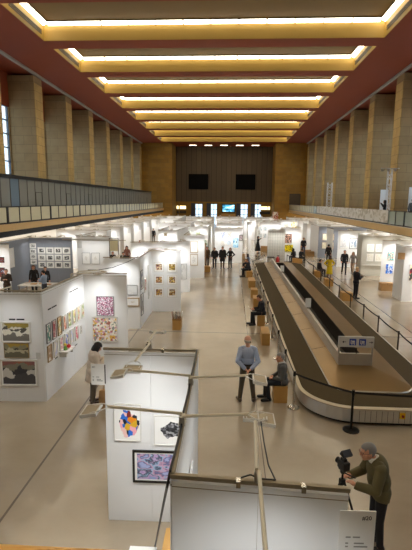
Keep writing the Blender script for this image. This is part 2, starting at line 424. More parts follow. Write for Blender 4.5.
for i in range(5):
    x = -7.9 + i*3.15
    t = thing('downlight', 'small white downlight above the dark planked end wall, %s from the left' % ORD[i].replace('nearest', 'first'), 'ceiling light', (x, 93.2, ZC-.02), 0, 'downlights over the end wall')
    MB().box(-.8, .8, -.35, .35, -.05, .01).build('housing', TRIM, t)
    MB().box(-.7, .7, -.27, .27, -.07, -.045).build('diffuser', mat('downlight_glow', (1, .86, .6, 1), emit=6), t)
for i, x in enumerate((-6.9, 2.95)):
    t = thing('display_screen', 'large switched-off black screen, the %s one on the planked end wall' % ('left' if i == 0 else 'right'), 'screen', (x, YB-.02, 7.6), 0, 'black screens on the end wall')
    MB().box(-2.05, 2.05, -.35, 0, 0, 3.1).build('casing', mat('matt_black', '#0b0a09', .8, spec=.1), t, bevel=.03)
    MB().box(-1.95, 1.95, -.37, -.345, .1, 3.0).build('screen_face', mat('dead_screen', '#060505', .6, spec=.1), t)
t = thing('information_monitor', 'bright blue-white information monitor between the middle end doors', 'screen', (-.5, YB-.3, 2.9))
MB().box(-1.45, 1.45, 0, .28, -.1, 1.7).build('casing', BLACK, t)
MB().box(-1.25, 1.25, -.02, .01, .1, 1.5).build('screen_face', art_mat('monitor_picture', ['#20506a', '#3c86a8', '#8fd0e0', '#e8fbff'], 2.0, seed=3), t)
MATS['monitor_picture'].node_tree.nodes['Principled BSDF'].inputs['Emission Strength'].default_value = 1.4
_nt = MATS['monitor_picture'].node_tree; _nt.links.new([n for n in _nt.nodes if n.type == 'VALTORGB'][0].outputs[0], _nt.nodes['Principled BSDF'].inputs['Emission Color'])
MB().box(-1.5, 1.5, .1, .28, -1.2, -.35).build('lower_shelf', PLY, t)
for i, (x, wd) in enumerate(((-10.2, .7), (6.9, .85), (8.0, .25), (-11.3, .25))):
    t = thing('lit_sign', ('backlit pale yellow sign on end wall, %s' % ('left of the doors', 'right of the doors', 'narrow one at the right recess edge', 'narrow one at the left recess edge')[i]), 'sign', (x, YB-.14, 3.4), 0, 'backlit signs on the end wall')
    MB().box(-wd, wd, 0, .12, 0, .75).build('casing', BLACK, t)
    MB().box(-wd+.05, wd-.05, -.02, .005, .05, .7).build('lit_face', mat('sign_glow', (1, .85, .42, 1), emit=1.8), t)
    MB().box(-wd, wd, 0, .1, -.9, -.35).build('plate', ALUDK, t)
t = thing('wall_notice', 'dark framed notice board on right end stone flank above balcony', 'notice board', (12.5, YE-.06, 4.6))
MB().box(-1.0, 1.0, 0, .05, 0, 2.0).build('board', mat('dark_notice', '#4a3a22', .6), t)
MB().box(-1.08, 1.08, -.02, .06, 2.0, 2.1).box(-1.08, 1.08, -.02, .06, -.1, 0).box(-1.08, -1, -.02, .06, 0, 2).box(1, 1.08, -.02, .06, 0, 2).build('frame', ALUDK, t)
struct('wall_front', MB().box(-20.4, 17.2, YF-.3, YF, 0, 18.6), STONE)

# side balconies
for side, xe, zt, zb, xo in (('left', -13.4, 3.70, 3.28, -20.2), ('right', 11.4, 3.57, 3.07, 17.0)):
    sg = -1 if side == 'left' else 1
    x0, x1 = sorted((xe + sg*.06, xo))
    struct('floor_balcony_' + side, MB().box(x0, x1, YF, YE, zb+.05, 3.6), WHITEWALL)
    f = MB().box(*sorted((xe, xe+sg*.06)), YF, YE, zb, zt)
    struct('trim_' + ('3' if side == 'left' else '4'), f, TAN)
    f = MB().box(*sorted((xe+sg*.10, xe+sg*.22)), YF, YE, zb-(.36 if side == 'left' else .06), zb+.049)
    struct('trim_' + ('5' if side == 'left' else '6'), f, DARKFASCIA)
    for i in range(15):          # lamps recessed in the underside
        yy = 14 + 5.2*i; xx = xe + sg*3.0
        t = thing('soffit_light', 'recessed lamp in the underside of the %s balcony, %s from the front' % (side, (ORD + ['fifteenth'])[i].replace('nearest', 'first')), 'ceiling light', (xx, yy, zb+.045), 0, 'recessed lamps under the %s balcony' % side)
        MB().box(-.17, .17, -.62, .62, -.03, .004).build('housing', TRIM, t); MB().box(-.14, .14, -.58, .58, -.035, -.029).build('diffuser', LENS, t)
        ld = bpy.data.lights.new('soffit_glow', 'AREA'); ld.shape = 'RECTANGLE'; ld.size = .28; ld.size_y = 1.16; ld.energy = SOFFIT; ld.color = (1, .97, .93)
        lo = bpy.data.objects.new('soffit_glow', ld); COL.objects.link(lo); lo.parent = t; lo.location = (0, 0, -.045)
    # railing in bays
    zr = zt + 1.04
    nb = 0
    y = 20.0 if side == 'left' else 24.0
    bayn = 0
    while y < YE - 2:
        n = 4; ln = 1.65*n
        if y + ln > YE: n = int((YE - y)/1.65); ln = 1.65*n
        if n < 1: break
        t = thing('balcony_railing', 'glazed %s balcony railing bay with dark posts, %s bay from the front' % (side, (ORD + ['fifteenth', 'sixteenth'])[bayn] if bayn else 'first'), 'railing', (xe + sg*.12, y, zt), 0, '%s balcony railing bays' % side)
        MB().box(-.04, .04, .02, ln-.02, 1.0, 1.06).build('handrail', BLACKM, t)
        MB().box(-.035, .035, .02, ln-.02, .0, .10).build('bottom_rail', BLACKM, t)
        for i in range(n+1):
            wd = .20 if (i == 0 and side == 'left') else .10
            MB().box(-.03, .03, 1.65*i+(.02 if i == 0 else -wd/2), 1.65*i+(.02+wd if i == 0 else (wd/2 if i < n else -.02)), .1, 1.0).build('post', BLACKM, t)
        for i in range(n):
            plain = side == 'left' or (y > 62)
            MB().box(-.008, .008, 1.65*i+.055+(.17 if i == 0 else 0), 1.65*(i+1)-.055, .1, .99).build('glass_panel', CREAM if plain else GREENGLASS, t)
        y += ln; bayn += 1
# printed banner hung inside the right railing
t = thing('printed_banner', 'long white printed banner tied along the right balcony railing', 'banner', (11.4+.12-.07, 33.6, 3.66))
MB().box(-.006, .006, 0, 27.5, .06, .98).build('sheet', art_mat('banner_print', ['#cfc8ba', '#d8d2c6', '#bdb39f', '#d2cbbd', '#b3a993', '#dad5ca'], 60, 'cells', ratio=.06, seed=2), t)
tm = MB()
for i in range(12): tm.box(-.012, .012, i*2.5-.015 if i else 0, i*2.5+.03, .95, 1.03)
tm.build('ties', BLACK, t)

# glazed corridor wall on the left balcony
panes = 0
y = 20.0; k = 0
while y < 84:
    ln = 6.6
    t = thing('glazed_partition', 'tall grey glazed partition bay on the left balcony, %s from the front' % (ORD[k] if k else 'first'), 'glass partition', (-15.2, y, 3.601), 0, 'glazed partition bays on the left balcony')
    MB().box(-.1, .1, 0, ln, 3.0, 3.25).build('top_beam', BLACKM, t)
    MB().box(-.06, .06, 0, ln, 0, .12).build('sill', BLACKM, t)
    for i in range(5):
        yy = ln*i/5
        MB().box(-.035, .035, yy, yy+.06, .12, 3.0).build('mullion', mat('bronze_mullion', '#4c4a44', .5, .3), t)
        gm = GLASSB if (k*5+i) in (3, 4, 5, 8) else GLASSW
        MB().box(-.01, .01, yy+.06, ln*(i+1)/5, .12, 3.0).build('glass_pane', gm, t)
    dm = MB(); dm.box(.02, .05, 1.4, 1.46, .12, 2.1); dm.box(.02, .05, 2.56, 2.62, .12, 2.1); dm.box(.02, .05, 1.4, 2.62, 2.1, 2.16)
    dm.build('door_frame', mat('bronze_mullion', '#4c4a44', .5, .3), t)
    y += ln; k += 1

# the viewpoint's own balcony: wooden rail in the foreground
struct('floor_balcony_front', MB().box(-13.2, 11.2, YF, .45, 3.2, 3.6), WHITEWALL)
t = thing('wooden_handrail', 'orange-brown wooden handrail along bottom edge of the view', 'handrail', (0, .58, 3.6))
MB().box(-11.5, 9.5, -.10, .097, .96, 1.01).build('rail', RAILW, t, bevel=.012)
for i in range(11): MB().box(-11+2.0*i, -10.94+2.0*i, -.09, -.03, -.4, .96).build('post', BLACKM, t)
MB().box(-11.5, 9.5, -.07, -.05, -.4, .85).build('infill_panel', CREAM, t)
# ------------------------------------------------------------------ exhibition booths
HB = 2.95
RAILM = mat('rail_metal', '#94876f', .5, .3)
WALLS = []
def booth(label, walls, mat_=None, group=None, h=HB, mats=None, cat='partition wall', tops=True):
    """a free-standing run of partition panels; walls: list of ((x0,y0),(x1,y1))"""
    (x0, y0), _ = walls[0]
    t = thing('exhibition_partition', label, cat, (x0, y0, 0), 0, group)
    for wi, (p, q) in enumerate(walls):
        m_ = (mats[wi] if mats else None) or mat_ or PANEL
        WALLS.append((Vector(p), Vector(q)))
        p, q = Vector((p[0]-x0, p[1]-y0, 0)), Vector((q[0]-x0, q[1]-y0, 0)); d = q - p; L = d.length; d.normalize(); nrm = Vector((-d.y, d.x, 0))
        n = max(1, round(L/.95)); th = .018
        for i in range(n):
            a = p + d*(L*i/n + .0015); b = p + d*(L*(i+1)/n - .0015); c = (a+b)/2
            MB().obox(c + Vector((0,0,h/2-.03)), d*((b-a).length/2), nrm*th, Vector((0,0,h/2-.03))).build('panel', m_, t)
        if tops:
            c = (p+q)/2
            mb = MB().obox(c + Vector((0,0,h-.0175)), d*(L/2+.01), nrm*.020, Vector((0,0,.0175)))
            mb.build('top_rail', RAILM, t)
            if p.y + y0 < 15: MB().obox(c + Vector((0,0,h-.105)), d*(L/2), nrm*.0186, Vector((0,0,.004))).build('rail_groove', RAILM, t)
    return t

def picture(label, c, ang, w_, h_, art, frame=FRW, fw=.03, mat_frac=0., group=None, depth=.03, cat='picture', name='framed_picture'):
    """picture hung on a wall; c = centre on the wall face; ang 0 faces the viewpoint (-Y), 90 faces +X, -90 faces -X"""
    rz = math.radians(ang)
    nrm = Vector((math.sin(rz), -math.cos(rz))); C = Vector((c[0], c[1])); best = None
    for P, Q in WALLS:                                   # hang it flush on the partition it belongs to
        d = Q - P; s = (C - P).dot(d) / d.length_squared
        if not -.05 < s < 1.05: continue
        wn = Vector((-d.y, d.x)).normalized()
        if wn.dot(nrm) < 0: wn = -wn
        if wn.dot(nrm) < .85: continue
        dist = (C - P).dot(wn)
        if abs(dist) < .3 and (best is None or abs(dist) < abs(best[0])): best = (dist, wn)
    if best:
        C = C + best[1]*(.0195 - best[0]); rz = math.atan2(best[1].x, -best[1].y); c = (C.x, C.y, c[2])
    t = thing(name, label, cat, (c[0], c[1], c[2]), rz, group)
    a, b = w_/2, h_/2
    f = MB()
    f.box(-a, a, -depth, -.002, b-fw, b); f.box(-a, a, -depth, -.002, -b, -b+fw)
    f.box(-a, -a+fw, -depth, -.002, -b+fw, b-fw); f.box(a-fw, a, -depth, -.002, -b+fw, b-fw)
    f.build('frame', frame, t)
    a -= fw; b -= fw
    if mat_frac:
        MB().box(-a, a, -depth*.55, -.003, -b, b).build('passepartout', MATB, t)
        a -= w_*mat_frac; b -= h_*mat_frac
        MB().box(-a, a, -depth*.62, -.004, -b, b).build('print', art, t)
    else:
        MB().box(-a, a, -depth*.55, -.003, -b, b).build('print', art, t)
    return t

def spotlight(label, p, ang, ln=.85, watts=None, **k):
    if p[1] < 20: return one_spotlight(label, p, ang, ln, watts, **k)
    P = Vector(p); best = None                            # distant partitions carry a row of three lamps
    for a, b in WALLS:
        d = b - a; s = (P - a).dot(d)/d.length_squared
        if 0 <= s <= 1:
            e = (a + d*s - P).length
            if e < .3 and abs(d.x) > abs(d.y) and (best is None or e < best[0]): best = (e, a, d)
    if best is None: return one_spotlight(label, p, ang, ln, watts, **k)
    _, a, d = best; n = 3 if d.length > 1.8 else 2
    for i in range(n):
        c = a + d*((i+.5)/n); one_spotlight(label + ', ' + (('left', 'middle', 'right') if n == 3 else ('left', 'right'))[i] + ' one', (c.x, c.y), ang, ln, (watts or 40)*1.25/n*max(.6, min(d.length, 4)/3), **k)
def one_spotlight(label, p, ang, ln=.85, watts=None, group=None, power_to=None, light=True):
    """arm lamp clamped on a partition top at p=(x,y); ang = heading of the arm in degrees (0 = +X)"""
    a = math.radians(ang)
    t = thing('arm_spotlight', label, 'spotlight', (p[0], p[1], HB+.001), a, group)
    MB().box(-.028, .028, -.02, .02, 0, .085).box(-.034, .034, -.026, .026, 0, .012).build('clamp', ALU, t)
    MB().tube((0, 0, .09), (ln, 0, .14), .017, n=8).build('arm', ARM, t)
    # open wire yoke and flat lamp head, tilted back towards the wall
    y = MB()
    for s in (-1, 1): y.tube((ln-.01, .015*s, .14), (ln+.06, .085*s, .13), .006, n=6).tube((ln+.06, .085*s, .13), (ln+.17, .085*s, .10), .006, n=6)
    y.build('yoke', FRW, t)
    R = Euler((0, math.radians(9), 0)).to_matrix()
    c = Vector((ln+.17, 0, .09)); ax, ay, az = R @ Vector((.075,0,0)), R @ Vector((0,.11,0)), R @ Vector((0,0,.016))
    h = MB().obox(c, ax, ay, az)
    hd = h.build('lamp_head', HEAD, t, bevel=.006)
    rm = MB()
    for sg_ in (-1, 1): rm.obox(c + ax*(1.06*sg_), ax*.08, ay*1.1, az*1.1).obox(c + ay*(1.05*sg_), ax*1.1, ay*.055, az*1.1)
    rm.build('head_rim', FRW, hd)
    MB().obox(c - az*1.05 , ax*.85, ay*.88, az*.1).build('lens', LENS, hd)
    if light:
        ld = bpy.data.lights.new('lamp_light', 'SPOT'); ld.spot_size = math.radians(128); ld.spot_blend = 1.0; ld.shadow_soft_size = .10
        ld.energy = LAMP if watts is None else (watts * 3 * FAR if p[1] > 20 else watts * 2.6); ld.color = (.93, .965, 1.0)
        lo = bpy.data.objects.new('lamp_light', ld); COL.objects.link(lo); lo.parent = t
        lo.location = c - az*1.6
        d = Vector((.2, 0, -2.1)) - Vector((ln+.17, 0, 0)) if power_to is None else Vector(power_to)
        lo.rotation_euler = d.to_track_quat('-Z', 'Y').to_euler()
    return t

# --- nearest booth, with three pictures on its back wall
F_BL, F_BR, F_N, F_E = (-1.92, 6.55), (-.475, 6.57), (-.45, 3.40), (.98, 3.31)
booth('nearest white partition, three walls, with three pictures inside and arm lamps on top', [(F_BL, F_BR), (F_BR, F_N), (F_N, F_E)])
picture('unframed white sheet with a splash of blue, orange and pink paint', (-1.57, 6.525, 1.735), 1, .43, .62, art_mat('splash', ['#2b6fd0', '#e58a1c', '#1b2230', '#f0a9b4', '#e0b02e', '#1f57b8', '#7a2a2a', '#f3c8c0'], 7, 'cells', margin=.13, seed=1), FRW, .012)
picture('white sheet with a grey and black ink blot, by the partition corner', (-.86, 6.535, 1.62), 1, .58, .50, art_mat('inkblot', ['#2a2a2c', '#6d6d70', '#3b3b3e', '#a3a3a5', '#1d1d1f'], 14, 'cells', margin=.2, seed=2), FRW, .012)
picture('wide black-framed print in violet and blue below the two unframed sheets', (-1.10, 6.535, .99), 1, .80, .56, art_mat('violet_print', ['#8fa7cf', '#b98fc4', '#c7b2d8', '#2f3350', '#9fc0dd', '#d6a7c0', '#5c5f8d', '#a9b4dc'], 3.2, 'soft', seed=4), FRB, .035, .045)
for (p, q, n) in (((-1.7, 6.52), None, 0),):
    pass
spotlight('pale arm lamp over the nearest booth, lamp head hanging inside towards the splash picture', (-.46, 5.30), 180, .74, watts=34)
spotlight('pale arm lamp reaching from the nearest booth over the aisle, farther of the two', (-.46, 5.24), 0, .68, watts=9)
spotlight('pale arm lamp over the nearest booth, head at its open left side', (-.46, 4.29), 180, .78, watts=40)
spotlight('pale arm lamp reaching from the nearest booth over the aisle, nearer of the two', (-.46, 4.23), 0, .68, watts=9)
spotlight('pale arm lamp on the back wall of the nearest booth, pointing away down the hall', (-1.24, 6.55), 84, .42, watts=14)
spotlight('pale arm lamp on the back wall of the nearest booth, pointing inwards', (-1.20, 6.55), -92, .92, watts=34)
spotlight('pale arm lamp on the front wall of the nearest booth, head above the aisle floor', (.25, 3.36), 88, .72, watts=9)
spotlight('pale arm lamp on the front wall of the nearest booth, reaching toward the viewpoint', (.265, 3.34), -91, .95, watts=30)
# cabling along the top edges
t = tag(MB().path([(-.478, 6.50, 2.963), (-.468, 5.8, 2.963), (-.478, 5.4, 2.963), (-.462, 5.0, 2.963), (-.470, 4.5, 2.963), (-.455, 4.0, 2.963), (-.47, 3.42, 2.963), (-.50, 3.44, 2.80), (-1.06, 6.0, .012)], .012, n=6).build('power_cable', BLACK), 'black power cable along the nearest booth top, then hanging taut to floor', 'cable')
t = tag(MB().path([(.12, 3.36, 2.965), (.20, 3.37, 2.99), (.27, 3.36, 2.965), (.40, 3.35, 2.965), (.36, 3.55, 2.97), (.345, 3.9, 2.99), (.33, 4.1, 3.08)], .007, n=6).build('lamp_cable', BLACK), 'thin black lamp cable clipped to the nearest front wall top', 'cable')
for i, (x, y) in enumerate(((-1.0, 6.53), (.10, 3.335), (.62, 3.305))):
    tag(MB().box(x-.018, x+.018, y-.03, y+.03, 2.905, 2.962).build('joint_clip', CHROME), ('bright metal joint clip on the back wall top of the nearest booth', 'bright metal joint clip on front wall top, beside the lamp arm', 'bright metal joint clip on front wall top, nearer the photographer')[i], 'clip', 'joint clips')
tag(MB().box(-.86, -.56, 5.3, 5.8, 0, .5).build('plywood_plinth', PLY, bevel=.01), 'plywood plinth standing inside the nearest booth behind its front wall', 'plinth')
tag(MB().box(-1.44, -1.03, 5.7, 5.99, .0, .004).build('paper_sheet', PAPER), 'white paper sheet lying on floor inside the nearest booth', 'paper')
tag(MB().box(-.425, -.405, 4.55, 5.05, 1.05, 2.05).build('hanging_board', PANEL, bevel=.004), 'white board hung on the aisle face of the nearest booth', 'board')

def sign_card(label, loc, ang, w_, h_, num, lines):
    t = thing('booth_sign', label, 'sign', loc, math.radians(ang), 'numbered booth sign cards')
    MB().box(0, w_, -.004, .004, -h_, 0).build('card', PAPER, t)
    text_mesh('number', num, w_*.17, INK, t, (w_*.62 if num == '#20' else w_*.08, -.006, -h_*.18))
    for i, (s, z) in enumerate(lines): text_mesh('text_line', s, w_*.085, INKG, t, (w_*.2, -.006, -h_*z))
    return t
t = sign_card('white booth sign card reading #20 at the front wall end, by the photographer', (.905, 3.25, 2.79), 2, .285, .42, '#20', ())
for z, segs in ((.55, ((.2, .34), (.40, .60))), (.68, ((.2, .28), (.44, .72))), (.75, ((.2, .28), (.44, .82)))):
    for a, b in segs: MB().box(.285*a, .285*b, -.006, -.003, -.42*z-.006, -.42*z+.006).build('text_line', INKG, t)
MB().box(.03, .25, -.006, -.003, -.418, -.37).build('picture_strip', mat('brown_strip', '#6a4a3a', .6), t)
t = sign_card('white booth sign card on far edge of the nearest booth, under a woman\'s arms', (-2.12, 6.50, 2.70), 0, .21, .34, '#21', ())
for z, segs in ((.66, ((.1, .22), (.35, .58))), (.78, ((.1, .2), (.40, .70))), (.85, ((.1, .2), (.40, .82)))):
    for a, b in segs: MB().box(.22*a, .22*b, -.006, -.003, -.32*z-.006, -.32*z+.006).build('text_line', INKG, t)
MB().box(.211, .228, -.003, .003, -.32, -.01).build('bracket', ALUDK, t)

# --- poster booth on the left
P0, P1, P2, P3 = (-6.7, 10.66), (-4.72, 10.76), (-4.60, 13.65), (-3.22, 13.70)
booth('white left partition with three landscape prints in front and small prints along its side', [(P0, P1), (P1, P2), (P2, P3)])
def wall_pt(P, Q, s): return (P[0]+(Q[0]-P[0])*s, P[1]+(Q[1]-P[1])*s)
yel = ['#3c3930', '#e9e2cc', '#7d7757', '#c5ac4c', '#b59c3d', '#8e8a66']
picture('top white-framed landscape print in yellow and dark grey, left partition', (-5.39, 10.67, 1.87), 2.9, .76, .54, art_mat('yellow_hills', ['#a8913f', '#8d7f45', '#d9d3bf', '#55524a', '#e3decd', '#77736a'], 3.2, 'hills', seed=1.2), FRW, .028, .02, 'landscape prints on the left partition')
picture('middle frameless landscape print in ochre and grey, left partition', (-5.40, 10.67, 1.385), 2.9, .63, .39, art_mat('ochre_hills', ['#b0913a', '#a58c46', '#8a8468', '#4c483c', '#b5ad90', '#6a6552'], 3.6, 'hills', seed=2.6), FRO, .008, 0, 'landscape prints on the left partition')
picture('lowest and largest landscape print, grey with orange and violet sky, left partition', (-5.37, 10.67, .79), 2.9, .96, .72, art_mat('grey_hills', ['#c0763a', '#4d4668', '#85816f', '#3d3c40', '#cfcabf', '#4b4a4c'], 3.0, 'hills', seed=5.2), FRW, .035, .03, 'landscape prints on the left partition')
def caption(label, c, ang, segs, h_=.05):
    t = thing('wall_lettering', label, 'lettering', c, math.radians(ang))
    mb = MB(); x = 0
    for wd, gap in segs:
        mb.box(x, x+wd, -.004, -.001, -h_/2, h_/2); x += wd+gap
    mb.build('letters', INK, t); return t
caption('dark lettering line above the topmost landscape print, left partition', (-5.55, 10.70, 2.20), 2.9, ((.16,.03),(.2,0)), .035)
tag(MB().box(-.055, .055, -.01, 0, -.08, .08).build('price_card', mat('card_grey', '#c3c2bd', .7), loc=(-4.86, 10.735, 1.25)), 'small pale card at the right edge of left partition front', 'card')
# side wall, faces +X
S = (P1, P2); SANG = 90 - math.degrees(math.atan2(P2[0]-P1[0], P2[1]-P1[1]))
def sidepic(s, z, w_, h_, art, frame, label, mf=0.): 
    x, y = wall_pt(*S, s); return picture(label, (x+.024, y, z), SANG, w_, h_, art, frame, .022, mf, 'small prints along the left partition side wall')
row1 = [('#2e7a68', 'teal green', FRG), ('#a5343c', 'crimson red', FRG), ('#d9a24e', 'red-bordered yellow', FRO), ('#d67d5a', 'orange floral', FRW), ('#b8b255', 'olive floral', FRW), ('#cfc46a', 'yellow-green floral', FRW), ('#c9bb7a', 'pale yellow floral', FRW), ('#a9a76a', 'moss green floral', FRW)]
for i, (c, nm, fr) in enumerate(row1):
    pal = [c, c, '#e9e2d4', c] if i < 2 else [c, '#ece5d2', '#b9503f', c, '#7f9a5a', '#efe6c8']
    sidepic(.085+.119*i, 1.77, .24, .52 if i < 3 else .44, art_mat('side_upper_%d' % i, pal, 5 if i > 1 else 2.5, 'cells' if i > 1 else 'noise', seed=i+1), fr, 'small %s print in the upper row of left partition side wall' % nm, .04 if i < 3 else 0)
row2 = [('#a98a6a', 'tan framed', FRO), ('#b9b9cf', 'pale lilac', FRW), ('#c98a8f', 'rose and yellow', FRW), ('#3f63b5', 'cobalt blue', FRW), ('#bcbdd4', 'pale grey-blue', FRW), ('#d9647f', 'bright pink', FRW), ('#8b7f74', 'narrow brown', FRW)]
for i, (c, nm, fr) in enumerate(row2):
    sidepic(.09+.128*i, 1.22, .25 if i != 6 else .12, .44 if i != 6 else .26, art_mat('side_lower_%d' % i, [c, '#ece6da', c, '#d8cbb9', c], 5, 'cells', seed=i+11), fr, 'small %s print in the lower row of left partition side wall' % nm, .03 if i == 0 else 0)
x, y = wall_pt(*S, .10); caption('slanting dark lettering at near end of left partition side wall', (x+.024, y, 2.38), SANG, ((.2,.03),(.3,0)), .035)
x, y = wall_pt(*S, .60); caption('dark lettering at far end of left partition side wall', (x+.024, y, 2.55), SANG, ((.2,.03),(.4,0)), .03)
x, y = wall_pt(*S, .50); caption('dark lettering low on left partition side wall, right of the shelf', (x+.024, y, .86), SANG, ((.14,.03),(.3,.03),(.2,0)), .03)
x, y = wall_pt(*S, .20); caption('short dark lettering under the tan framed print, side wall', (x+.024, y, .95), SANG, ((.16,.0),), .03)
x, y = wall_pt(*S, .38)
t = thing('wall_shelf', 'small white wall shelf on the left partition side wall', 'shelf', (x+.024, y, 1.06), math.radians(SANG))
MB().box(-.28, .28, -.26, 0, -.04, 0).build('board', FRW, t); MB().box(-.24, -.20, -.2, 0, -.16, -.04).box(.20, .24, -.2, 0, -.16, -.04).build('bracket', FRW, t)
t = thing('toy_figure', 'small green and yellow figure standing on the white wall shelf', 'figurine', (x+.14, y-.10, 1.062))
MB().lathe([(.05,0),(.055,.02),(.04,.10),(.02,.13)], n=12).build('body', mat('toy_green', '#5f9a3a', .5), t, smooth=True); MB().ball((0,0,.155), .042).build('head', mat('toy_yellow', '#d8c23a', .5), t, smooth=True)
t = thing('apple_ornament', 'small red round ornament on the white wall shelf', 'ornament', (x+.16, y+.10, 1.062))
MB().ball((0,0,.052), .058, .058, .052).build('body', mat('toy_red', '#c9302e', .4), t, smooth=True); MB().tube((0,0,.10), (.01,0,.135), .006).build('stem', BLACKM, t)
# back wall pictures
picture('square print densely speckled in pink and crimson, upper one on the wall behind', (-3.92, 13.655, 1.88), 2, .56, .64, art_mat('pink_speckle', ['#b06a88', '#e3d6dc', '#8a4a66', '#c08fa5', '#5a5a66', '#eeeaec', '#a8506e'], 26, 'cells', seed=3), FRG, .02)
picture('square print of multicoloured dabs on cream, lower one on the wall behind', (-3.95, 13.66, 1.12), 2, .82, .82, art_mat('bright_dabs', ['#dcb04a', '#ead8d3', '#cf9aa5', '#efe8d6', '#a8604f', '#e0cdb0', '#8f958c', '#ede6dc'], 13, 'cells', seed=6), FRW, .03)
caption('dark lettering line under the multicoloured dab print', (-3.92, 13.68, .64), 2, ((.1,.03),(.42,0)), .035)
spotlight('pale arm lamp on left partition side wall, nearer of the pair', (-4.66, 12.80), -4, .62, watts=42)
spotlight('pale arm lamp on left partition side wall, farther of the pair', (-4.62, 13.25), -2, .62, watts=20)
spotlight('pale arm lamp over the three landscape prints, left partition', (-5.45, 10.70), -88, .75, watts=16)

# --- booth with six square prints
Q0, Q1, Q2, Q3 = (-5.06, 17.55), (-3.63, 17.62), (-3.66, 20.55), (-2.28, 20.62)
booth('white partition with six small square prints beside the middle aisle', [(Q0, Q1), (Q1, Q2), (Q2, Q3)])
six = [('#8a3f4f', '#d9c48a'), ('#c9a94a', '#8a6f3a'), ('#c9a13a', '#9a5f6a'), ('#e0b92e', '#5f2f4f'), ('#d9a84a', '#7a4a5a'), ('#b8862f', '#3a2438')]
cols_ = ['upper left', 'upper right', 'middle left', 'middle right', 'lower left', 'lower right']
for i, (a, b) in enumerate(six):
    x = -3.31 + .62*(i % 2); z = 2.13 - .60*(i//2)
    picture('small square white-framed print in yellow and plum, %s of six' % cols_[i], (x, 20.57, z), 2, .46, .46, art_mat('six_%d' % i, [a, '#efe3c2', b, a, '#2c1d24', b], 3.2, 'noise', seed=i+3), FRW, .03, .12, 'six square prints by the middle aisle')
for i, (y, z, h_, nm, c) in enumerate(((17.95, 1.98, .78, 'grey-blue tall', '#7f8797'), (17.95, .95, .9, 'slate tall', '#5d5f68'), (18.75, 1.62, .62, 'orange and violet', '#b0543f'), (19.55, 1.6, 1.5, 'pale narrow', '#cfcfd0'))):
    picture('%s print on the side wall left of the six squares' % nm, (-3.62, y, z), 90, .5 if i < 3 else .25, h_, art_mat('sq_side_%d' % i, [c, '#d8d4cc', c, '#3a3a48'], 3, 'noise', seed=i+21), FRG if i < 2 else FRW, .03, .05, 'prints left of the six squares')
picture('pale grey blank print on the partition behind the speckled wall', (-3.92, 17.57, 1.62), 2, .42, .40, art_mat('pale_grey', ['#cfcfcd', '#d8d8d4'], 3, seed=1), FRG, .015)
picture('small oak-framed drawing on the partition behind the speckled wall', (-3.90, 17.57, 1.12), 2, .52, .36, art_mat('small_drawing', ['#efece4', '#e6e1d4', '#b9a88c'], 5, margin=.3, seed=2), FRO, .035, .05)
spotlight('pale arm lamp left of the six square prints, farther of the pair', (-3.65, 19.9), 8, .6, watts=24, power_to=(.2, .7, -1))
spotlight('pale arm lamp left of the six square prints, nearer of the pair', (-3.65, 18.9), 4, .6, watts=24, power_to=(-.5, .3, -1))
spotlight('pale arm lamp on the partition behind the speckled wall', (-4.3, 17.6), -92, .7)
tag(MB().path([(-4.45, 13.70, 3.02), (-4.30, 14.3, 2.93), (-4.10, 15.4, 2.86), (-3.85, 16.6, 2.9), (-3.66, 17.62, 2.985)], .012, n=6).build('overhead_cable', BLACK), 'black cable sagging between two white partitions on the left', 'cable')

# --- booths further down the left of the middle aisle
booth('long white partition across the rows behind the six square prints', [((-5.45, 24.2), (-2.28, 25.3))])
picture('small pale print at the aisle end of the long white partition', (-2.62, 25.15, 1.2), 19, .34, .9, art_mat('pale_end', ['#cfcdc8', '#bcbab5'], 3, seed=4), FRG, .02)
booth('white partition with two framed line drawings beside the middle aisle', [((-3.1, 29.9), (-1.72, 30.0)), ((-3.1, 29.9), (-3.1, 33.6))])
for i, z in enumerate((2.12, 1.26)):
    picture('oak-framed white line drawing, %s of two beside the middle aisle' % ('upper', 'lower')[i], (-2.42, 29.92, z), 4, .52, .76, art_mat('line_drawing_%d' % i, ['#f0ede6', '#e9e5da', '#8f8a80', '#f0ede6'], 6, 'waves', margin=.18, seed=i+7), FRO, .035, .08, 'two line drawings')
tag(MB().box(-1.70, -1.62, 29.9, 29.98, 1.0, 2.4).build('wall_poster', mat('brown_poster', '#7a5a3a', .7)), 'narrow brown poster at partition edge beside standing visitors', 'poster')
booth('brightly lit white box booth above the long partition', [((-5.55, 34.4), (-4.12, 34.5)), ((-4.12, 34.5), (-3.66, 40.2)), ((-5.55, 34.4), (-5.5, 40))])
picture('small dark print on the brightly lit white box booth', (-5.0, 34.38, 2.6), 4, .3, .3, art_mat('tiny_dark', ['#4a3a2a', '#8a7a5a'], 4, seed=2), FRW, .03)
far_mid = [(40.3, -5.4, -2.0), (45.5, -7.2, -4.0), (46.0, -3.2, -1.9), (51.5, -6.6, -2.2), (58.5, -10.6, -6.6), (60.0, -5.8, -2.4), (66.5, -6.6, -2.6), (68.0, -11.2, -7.2)]
for i, (y, a, b) in enumerate(far_mid):
    booth('distant white partition left of the middle aisle, %s row back' % ORD[i], [((a, y), (b, y+.1)), ((b, y+.1), (b+.1, y+3))], group='distant partitions left of the middle aisle')
    spotlight('tiny arm lamp on the %s distant partition left of the aisle' % ORD[i], ((a+b)/2, y), -90, .6, watts=40)
